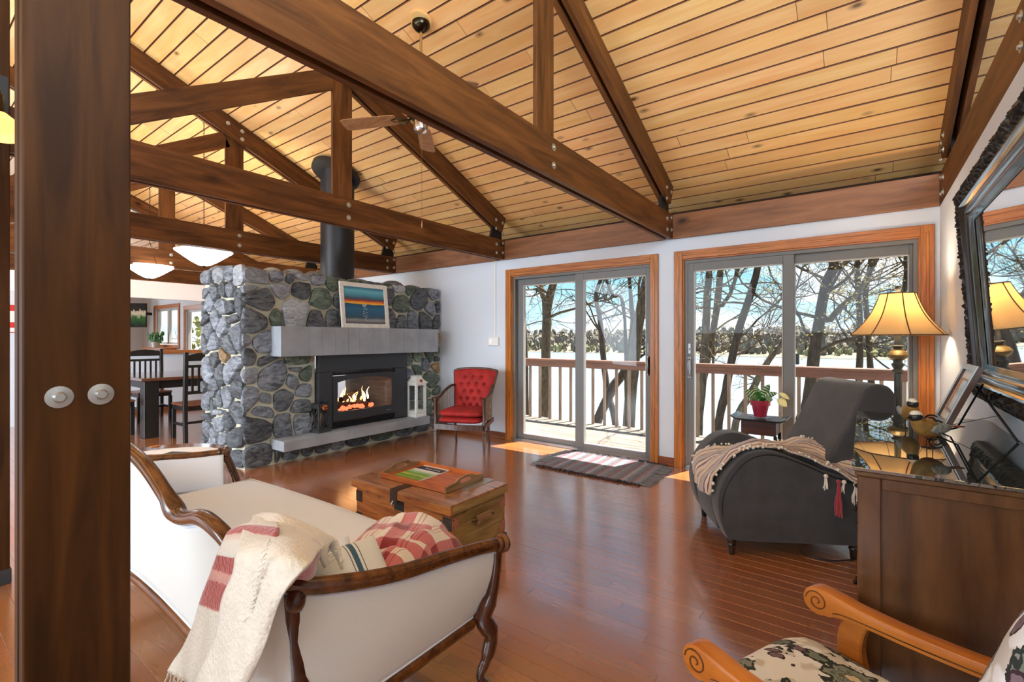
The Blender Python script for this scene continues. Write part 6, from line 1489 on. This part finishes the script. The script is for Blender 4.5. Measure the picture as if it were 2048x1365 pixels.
for (a, b, c_, d_) in ((1.0, 1.4, 1.36, 1.42), (1.15, 1.22, 1.5, 1.66), (1.25, 1.30, 1.5, 1.6)): MB().b2(-9.786, -9.783, a, b, c_, d_).build('poster_print', MT['paper'], rp_, world=True)
def sillplant(loc, s, label, seed):
    t = thing('sill_plant', label, 'plant', loc); R_ = random.Random(seed)
    MB().lathe([(.0,0), (.05*s,0), (.07*s,.10*s), (.06*s,.10*s), (0,.09*s)], 14).build('pot', MT['plastic_white'], t, smooth=40)
    mb = MB()
    for i in range(60):
        a = R_.uniform(0, 6.28); r = R_.uniform(.05, .22)*s; c_ = Vector((r*math.cos(a), r*math.sin(a)*.5, .10*s+R_.uniform(0, .16)*s)); mb.ball(c_, (R_.uniform(.02,.04)*s, .012*s, R_.uniform(.02,.05)*s), 6, 4)
    mb.build('foliage', MT['leaf'], t, kind='stuff'); return t
sillplant((-15.3, YW-.20, 1.02), 1.5, 'low green plant on the sill of the far left window', 3)
tag(MB().b2(-16.0, -14.4, YW-.32, YW-.03, .97, 1.02).build('window_shelf', MT['oak_trim'], None), 'wooden shelf under the far left window', 'shelf')
sillplant((-9.86, 2.42, 1.06), .75, 'small green plant on the half wall cap at the post', 5)

# ---------------------------------------------------------------- outside: deck, railing, trees, lake
dk = thing('deck', 'sunlit grey wooden deck outside the glass doors', 'deck', (-3, 5.5, 0))
R = random.Random(17); y = YW+.155
while y < 6.47:
    x = -14.0-R.random()*2
    while x < 4.5:
        L_ = R.choice([2.4, 3.0, 3.6]); xa, xb = max(x, -14), min(x+L_, 4.5)
        if xb-xa > .1: plank('deck_board', (xa+.002, y+.066, -.035+R.uniform(-.001,.001)), (xb-.002, y+.066, -.035), .132, .03, MT['deck_wood'], dk, bevel=.003)
        x += L_
    y += .139
MB().b2(-14, 4.5, YW+.15, 6.48, -.25, -.055).build('joists', MT['roof_dark'], dk, world=True)
rl = thing('deck_railing', 'brown wooden deck railing with square balusters above the lake', 'railing', (-3, 6.4, 0))
plank('hand_rail', (-14, 6.40, .925), (4.5, 6.40, .925), .14, .038, MT['rail_wood'], rl, bevel=.006); plank('sub_rail', (-14, 6.40, .862), (4.5, 6.40, .862), .038, .088, MT['rail_wood'], rl)
bme = MB().b2(-.018, .018, -.018, .018, -.18, .83).mesh('baluster', MT['baluster_wood'], bevel=.002)
x = -2.507-.19*48
while x < 4.5:
    link('baluster', bme, None, rl, FR[rl.name].inverted() @ Matrix.Translation((x, 6.44, 0))); x += .19
for x in (-8.2, -5.72, -3.22, -.98, 1.4, 3.9): MB().b2(x-.045, x+.045, 6.36, 6.45, -.3, .82).build('post', MT['rail_wood'], rl, world=True, bevel=.003) if x in (-8.2, 3.9) else None
# ground, lake and the far shore
def gz(x, y): return -1.9-.165*max(0, y-7)+.12*noise.noise(Vector((x*.3, y*.3, 0))) if y < 31 else -7.2
MB().grid(lambda u, v: (-60+120*u, 6.9+25*v, gz(-60+120*u, 6.9+25*v)), 60, 30).build('ground', MT['ground'], None, smooth=60)['kind'] = 'structure'
lk = MB().grid(lambda u, v: (-420+840*u, 24+230*v, -6.0), 4, 4).build('lake', MT['lake'], None); tag(lk, 'wide bright lake beyond the deck railing', 'lake'); lk['kind'] = 'stuff'
sh = MB().grid(lambda u, v: (-520+1040*u, 205+160*v+10*noise.noise(Vector((u*9, v, 0))), -5.9+v*11+2.5*noise.noise(Vector((u*12, v*3, 1)))*v), 60, 8).build('shore', MT['shore_ground'], None, smooth=60); sh['kind'] = 'structure'
R = random.Random(23)
for nm, m, lab, cnt, yy, hh in (('far_treeline', 'shrub', 'bare brownish trees along the far shore of the lake', 2600, (212, 300), (3, 7.5)), ('far_bushes', 'shrub_green', 'pale green bushes along the far shore of the lake', 700, (207, 225), (1.4, 3.2))):
    mb = MB()
    for i in range(cnt):
        x_ = R.uniform(-420, 380); y_ = R.uniform(*yy); h = R.uniform(*hh); r = h*R.uniform(.16, .34); zb0 = -5.9+(y_-205)/160*11
        n0 = len(mb.v); mb.ball((x_, y_, zb0+h*.5), (r, r, h*.62), 7, 6)
        for j in range(n0, len(mb.v)):
            v_ = Vector(mb.v[j]); v_ += noise.noise_vector(v_*.8)*h*.22; mb.v[j] = tuple(v_)
    tag(mb.build(nm, MT[m], None), lab, 'trees', None, 'stuff')
mb = MB()
for i in range(5000):
    x_ = R.uniform(-36, -14.5); y_ = R.uniform(12, 17); z_ = R.uniform(-2.5, 5.5); s_ = R.uniform(.06, .18); mb.ball((x_, y_, z_), (s_*1.6, s_, s_), 5, 3, M=Matrix.Rotation(R.uniform(0, 3), 3, 'Y'))
tag(mb.build('brush_foliage', mat('spring_green', lin(150, 150, 84), .9, var=.4, vscale=1), None), 'pale yellow-green spring foliage outside the far left windows', 'foliage', None, 'stuff')
def branch(mb, p, d, L_, r, lvl, R_, tips):
    n = 5 if lvl < 3 else 3; P_ = [p]; dd = d.copy()
    for k in range(n):
        dd = (dd+Vector((R_.gauss(0,.20), R_.gauss(0,.20), R_.gauss(.05,.16)))).normalized(); P_.append(P_[-1]+dd*L_/n)
    mb.tube(P_, [max(.0028, r*.85*(1-.75*k/n)) for k in range(n+1)], 5 if lvl < 3 else 3, cap=False)
    tips.append(P_[-1])
    if lvl >= 4: return
    kk = (4, 3, 3, 2)[lvl-1] if lvl else 4
    for k in range(kk):
        t_ = R_.uniform(.25, .98); i = min(n-1, int(t_*n)); q_ = P_[i].lerp(P_[i+1], t_*n-i); a = Vector((R_.gauss(0,1), R_.gauss(0,1), R_.gauss(.1,.8))).normalized()
        nd = (dd*.75+a*.8).normalized(); branch(mb, q_, nd, L_*R_.uniform(.45,.68), r*.50, lvl+1, R_, tips)
def tree(pts, radii, label, nb, seed, m='bark', ext=2.0, z_from=.2, blen=1.7, buds=None, fork=None):
    R_ = random.Random(seed); P_ = [Vector(q) for q in pts]
    g_ = P_[0].copy(); g_.z = gz(g_.x, g_.y)-.2; P_ = [g_]+P_
    d_ = (P_[-1]-P_[-2]).normalized(); e1 = P_[-1]+(d_*.7+Vector((R_.gauss(0,.1), 0, .5)))*ext*.5; e2 = e1+(d_*.4+Vector((R_.gauss(0,.25), R_.gauss(0,.2), .8)))*ext*.5
    P_ += [e1, e2]; rr = [radii[0]*1.1]+list(radii)+[radii[-1]*.6, radii[-1]*.2]
    rr = [q*.85 for q in rr]
    C_ = catmull(P_, 5); RR = [v_.x for v_ in catmull([Vector((q, 0, 0)) for q in rr], 5)]
    mb = MB().tube(C_, RR, 9, cap=False); tips = []
    for v in range(len(mb.v)):
        q = Vector(mb.v[v]); mb.v[v] = tuple(q+noise.noise_vector(q*6)*.012)
    for k in range(int(nb*.45)+1):
        i = R_.randrange(int(len(C_)*z_from), len(C_)-2); q = C_[i]
        if q.z < -.2: continue
        a = R_.uniform(0, 6.28); d2 = Vector((math.cos(a), math.sin(a)*.8, R_.uniform(.0, .9))).normalized(); branch(mb, q, d2, blen*R_.uniform(.6, 1.3), max(.014, min(.05, RR[i]*.42)), 1, R_, tips)
    o = tag(mb.build('bare_tree', MT[m], None, smooth=60), label, 'tree', 'bare trees between deck and lake')
    if buds:
        bm_ = MB()
        for q in tips[::2]:
            for _ in range(buds):
                c_ = q+Vector((R_.gauss(0,.10), R_.gauss(0,.10), R_.gauss(0,.10))); s_ = R_.uniform(.010,.022); bm_.add([c_+Vector((s_,0,0)), c_+Vector((-s_,s_*.5,0)), c_+Vector((0,-s_,s_)), c_+Vector((0,s_,s_*1.4))], [(0,1,2), (0,2,3), (1,3,2), (0,3,1)])
        if buds and len(bm_.v): bm_.build('buds', MT['shrub_green'] if buds == 1 else mat('bud_%d' % seed, lin(176, 168, 104), .8), o, kind='stuff')
    return o
def tp(L_, Y): return [on_y(a, b, Y) for a, b in L_]
tree(tp([(1055,860),(1052,700),(1049,640),(1046,556)], 10.5), (.065,.06,.055,.05), 'thin bare tree at the left edge of the left glass door', 12, 1, 'bark_dark')
T2 = tp([(1088,860),(1090,760),(1093,660),(1096,610)], 10.0)
tree(T2+tp([(1110,556)], 10.0), (.15,.145,.14,.13,.11), 'thick forked tree trunk in the left half of the left glass door', 14, 2, z_from=.45)
tree(tp([(1092,612),(1086,585),(1081,556)], 10.0)[:0]+tp([(1090,640),(1085,590),(1080,556)], 10.05), (.07,.08,.075), 'second stem of the forked tree in the left glass door', 8, 3, z_from=.6)
tree(tp([(1185,880),(1221,785),(1245,750),(1257,715),(1266,650),(1262,600)], 9.2), (.12,.12,.10,.085,.07,.05), 'crooked leaning tree behind the balusters of the left glass door', 20, 4, 'bark_dark', z_from=.4, blen=1.3)
tree(tp([(1232,860),(1215,785),(1206,709),(1200,640),(1192,590),(1206,540)], 9.6), (.09,.085,.075,.07,.055,.045), 'slender dark tree with wide bare crown in the left glass door', 30, 5, 'bark_dark', z_from=.35, blen=1.6)
tree(tp([(1256,870),(1268,720),(1278,640),(1294,556)], 8.6), (.135,.13,.12,.095), 'large leaning trunk at the right side of the left glass door', 14, 6, z_from=.5)
tree(tp([(1250,640),(1225,590),(1212,556)], 8.8), (.04,.045,.035), 'dark angled limb tree in the right pane of the left glass door', 22, 16, 'bark_dark', z_from=.55, blen=1.3)
tree(tp([(1396,880),(1402,790),(1408,722),(1415,592),(1419,535)], 9.0), (.095,.09,.085,.08,.06), 'rough dead trunk at the left side of the right glass door', 10, 7, z_from=.5)
tree(tp([(1380,880),(1405,770),(1430,640),(1442,535)], 10.0), (.085,.085,.08,.07), 'straight leaning tree crossing the dead trunk in the right glass door', 18, 8, z_from=.4, buds=2)
tree(tp([(1428,650),(1445,612),(1461,585),(1476,531)], 10.05), (.03,.045,.045,.04), 'side stem with pale buds in the left pane of the right glass door', 12, 9, z_from=.5, buds=2)
tree(tp([(1436,870),(1452,780),(1465,714),(1480,653),(1518,526)], 9.0), (.085,.08,.08,.075,.065), 'smooth leaning trunk in the middle of the left pane of the right door', 16, 10, 'bark_dark', z_from=.4)
tree(tp([(1468,870),(1500,790),(1537,722),(1566,680)], 8.6), (.07,.065,.055,.03), 'low spreading tree beside the plant pot in the right glass door', 16, 11, z_from=.35, ext=1.2, blen=1.0)
tree(tp([(1598,880),(1617,802),(1632,684),(1651,573),(1670,520)], 8.8), (.11,.105,.095,.085,.075), 'dark forked trunk just right of the middle bar of the right door', 20, 12, 'bark_dark', z_from=.4, buds=2)
tree(tp([(1636,680),(1660,640),(1690,607),(1722,577)], 8.85), (.03,.055,.05,.045), 'slanting limb rising right from the dark forked trunk', 14, 13, z_from=.5, buds=2)
tree(tp([(1716,880),(1718,764),(1720,669),(1716,570),(1716,516)], 9.4), (.06,.058,.055,.05,.04), 'straight slim tree left of the lamp shade in the right glass door', 26, 14, 'bark_dark', z_from=.35, buds=3)
tree(tp([(1745,860),(1738,690),(1731,592),(1742,516)], 10.2), (.06,.055,.05,.045), 'slim budding tree behind the lamp shade', 30, 15, 'bark_dark', z_from=.35, buds=4)
tree(tp([(1800,860),(1798,700),(1806,600),(1812,516)], 9.0), (.05,.045,.04,.035), 'thin budding tree behind the lamp column', 34, 17, 'bark_dark', z_from=.2, buds=4, blen=1.2)
tree([(2.6, 10, 0), (2.9, 10, 2.5), (3.0, 10.2, 4)], (.09,.085,.07), 'bare tree right of the deck seen in the mirror', 22, 18, z_from=.3, buds=2)
tree([(-8.5, 11, 0), (-8.3, 11, 2.5), (-8.6, 11.2, 4)], (.12,.11,.09), 'bare tree left of the glass doors', 18, 19, z_from=.3)
tree([(-17.0, 9, 0), (-17.1, 9, 2.2), (-17.3, 9.2, 4)], (.20,.18,.15), 'thick tree outside the far left windows', 18, 20, z_from=.3, buds=3)
tree([(-20.5, 10, 0), (-20.4, 10, 2.2), (-20.3, 10.2, 4)], (.14,.12,.10), 'slim tree outside the far left windows', 26, 21, z_from=.2, buds=5)
tree([(-24, 10.5, 0), (-24.2, 10.5, 2.2), (-24, 10.2, 4)], (.14,.12,.10), 'budding tree outside the leftmost window', 26, 22, z_from=.2, buds=5)
# bird feeder hanging outside
q = on_y(1591, 717, 8.0); bf = thing('bird_feeder', 'small dark bird feeder hanging outside by the middle bar of the right door', 'feeder', tuple(q))
MB().b2(-.045,.045,-.045,.045,-.09,.07).build('box', MT['steel_dark'], bf, bevel=.005); MB().tube([(0,0,.07),(0,0,1.6)], .003, 5).build('wire', MT['iron'], bf)
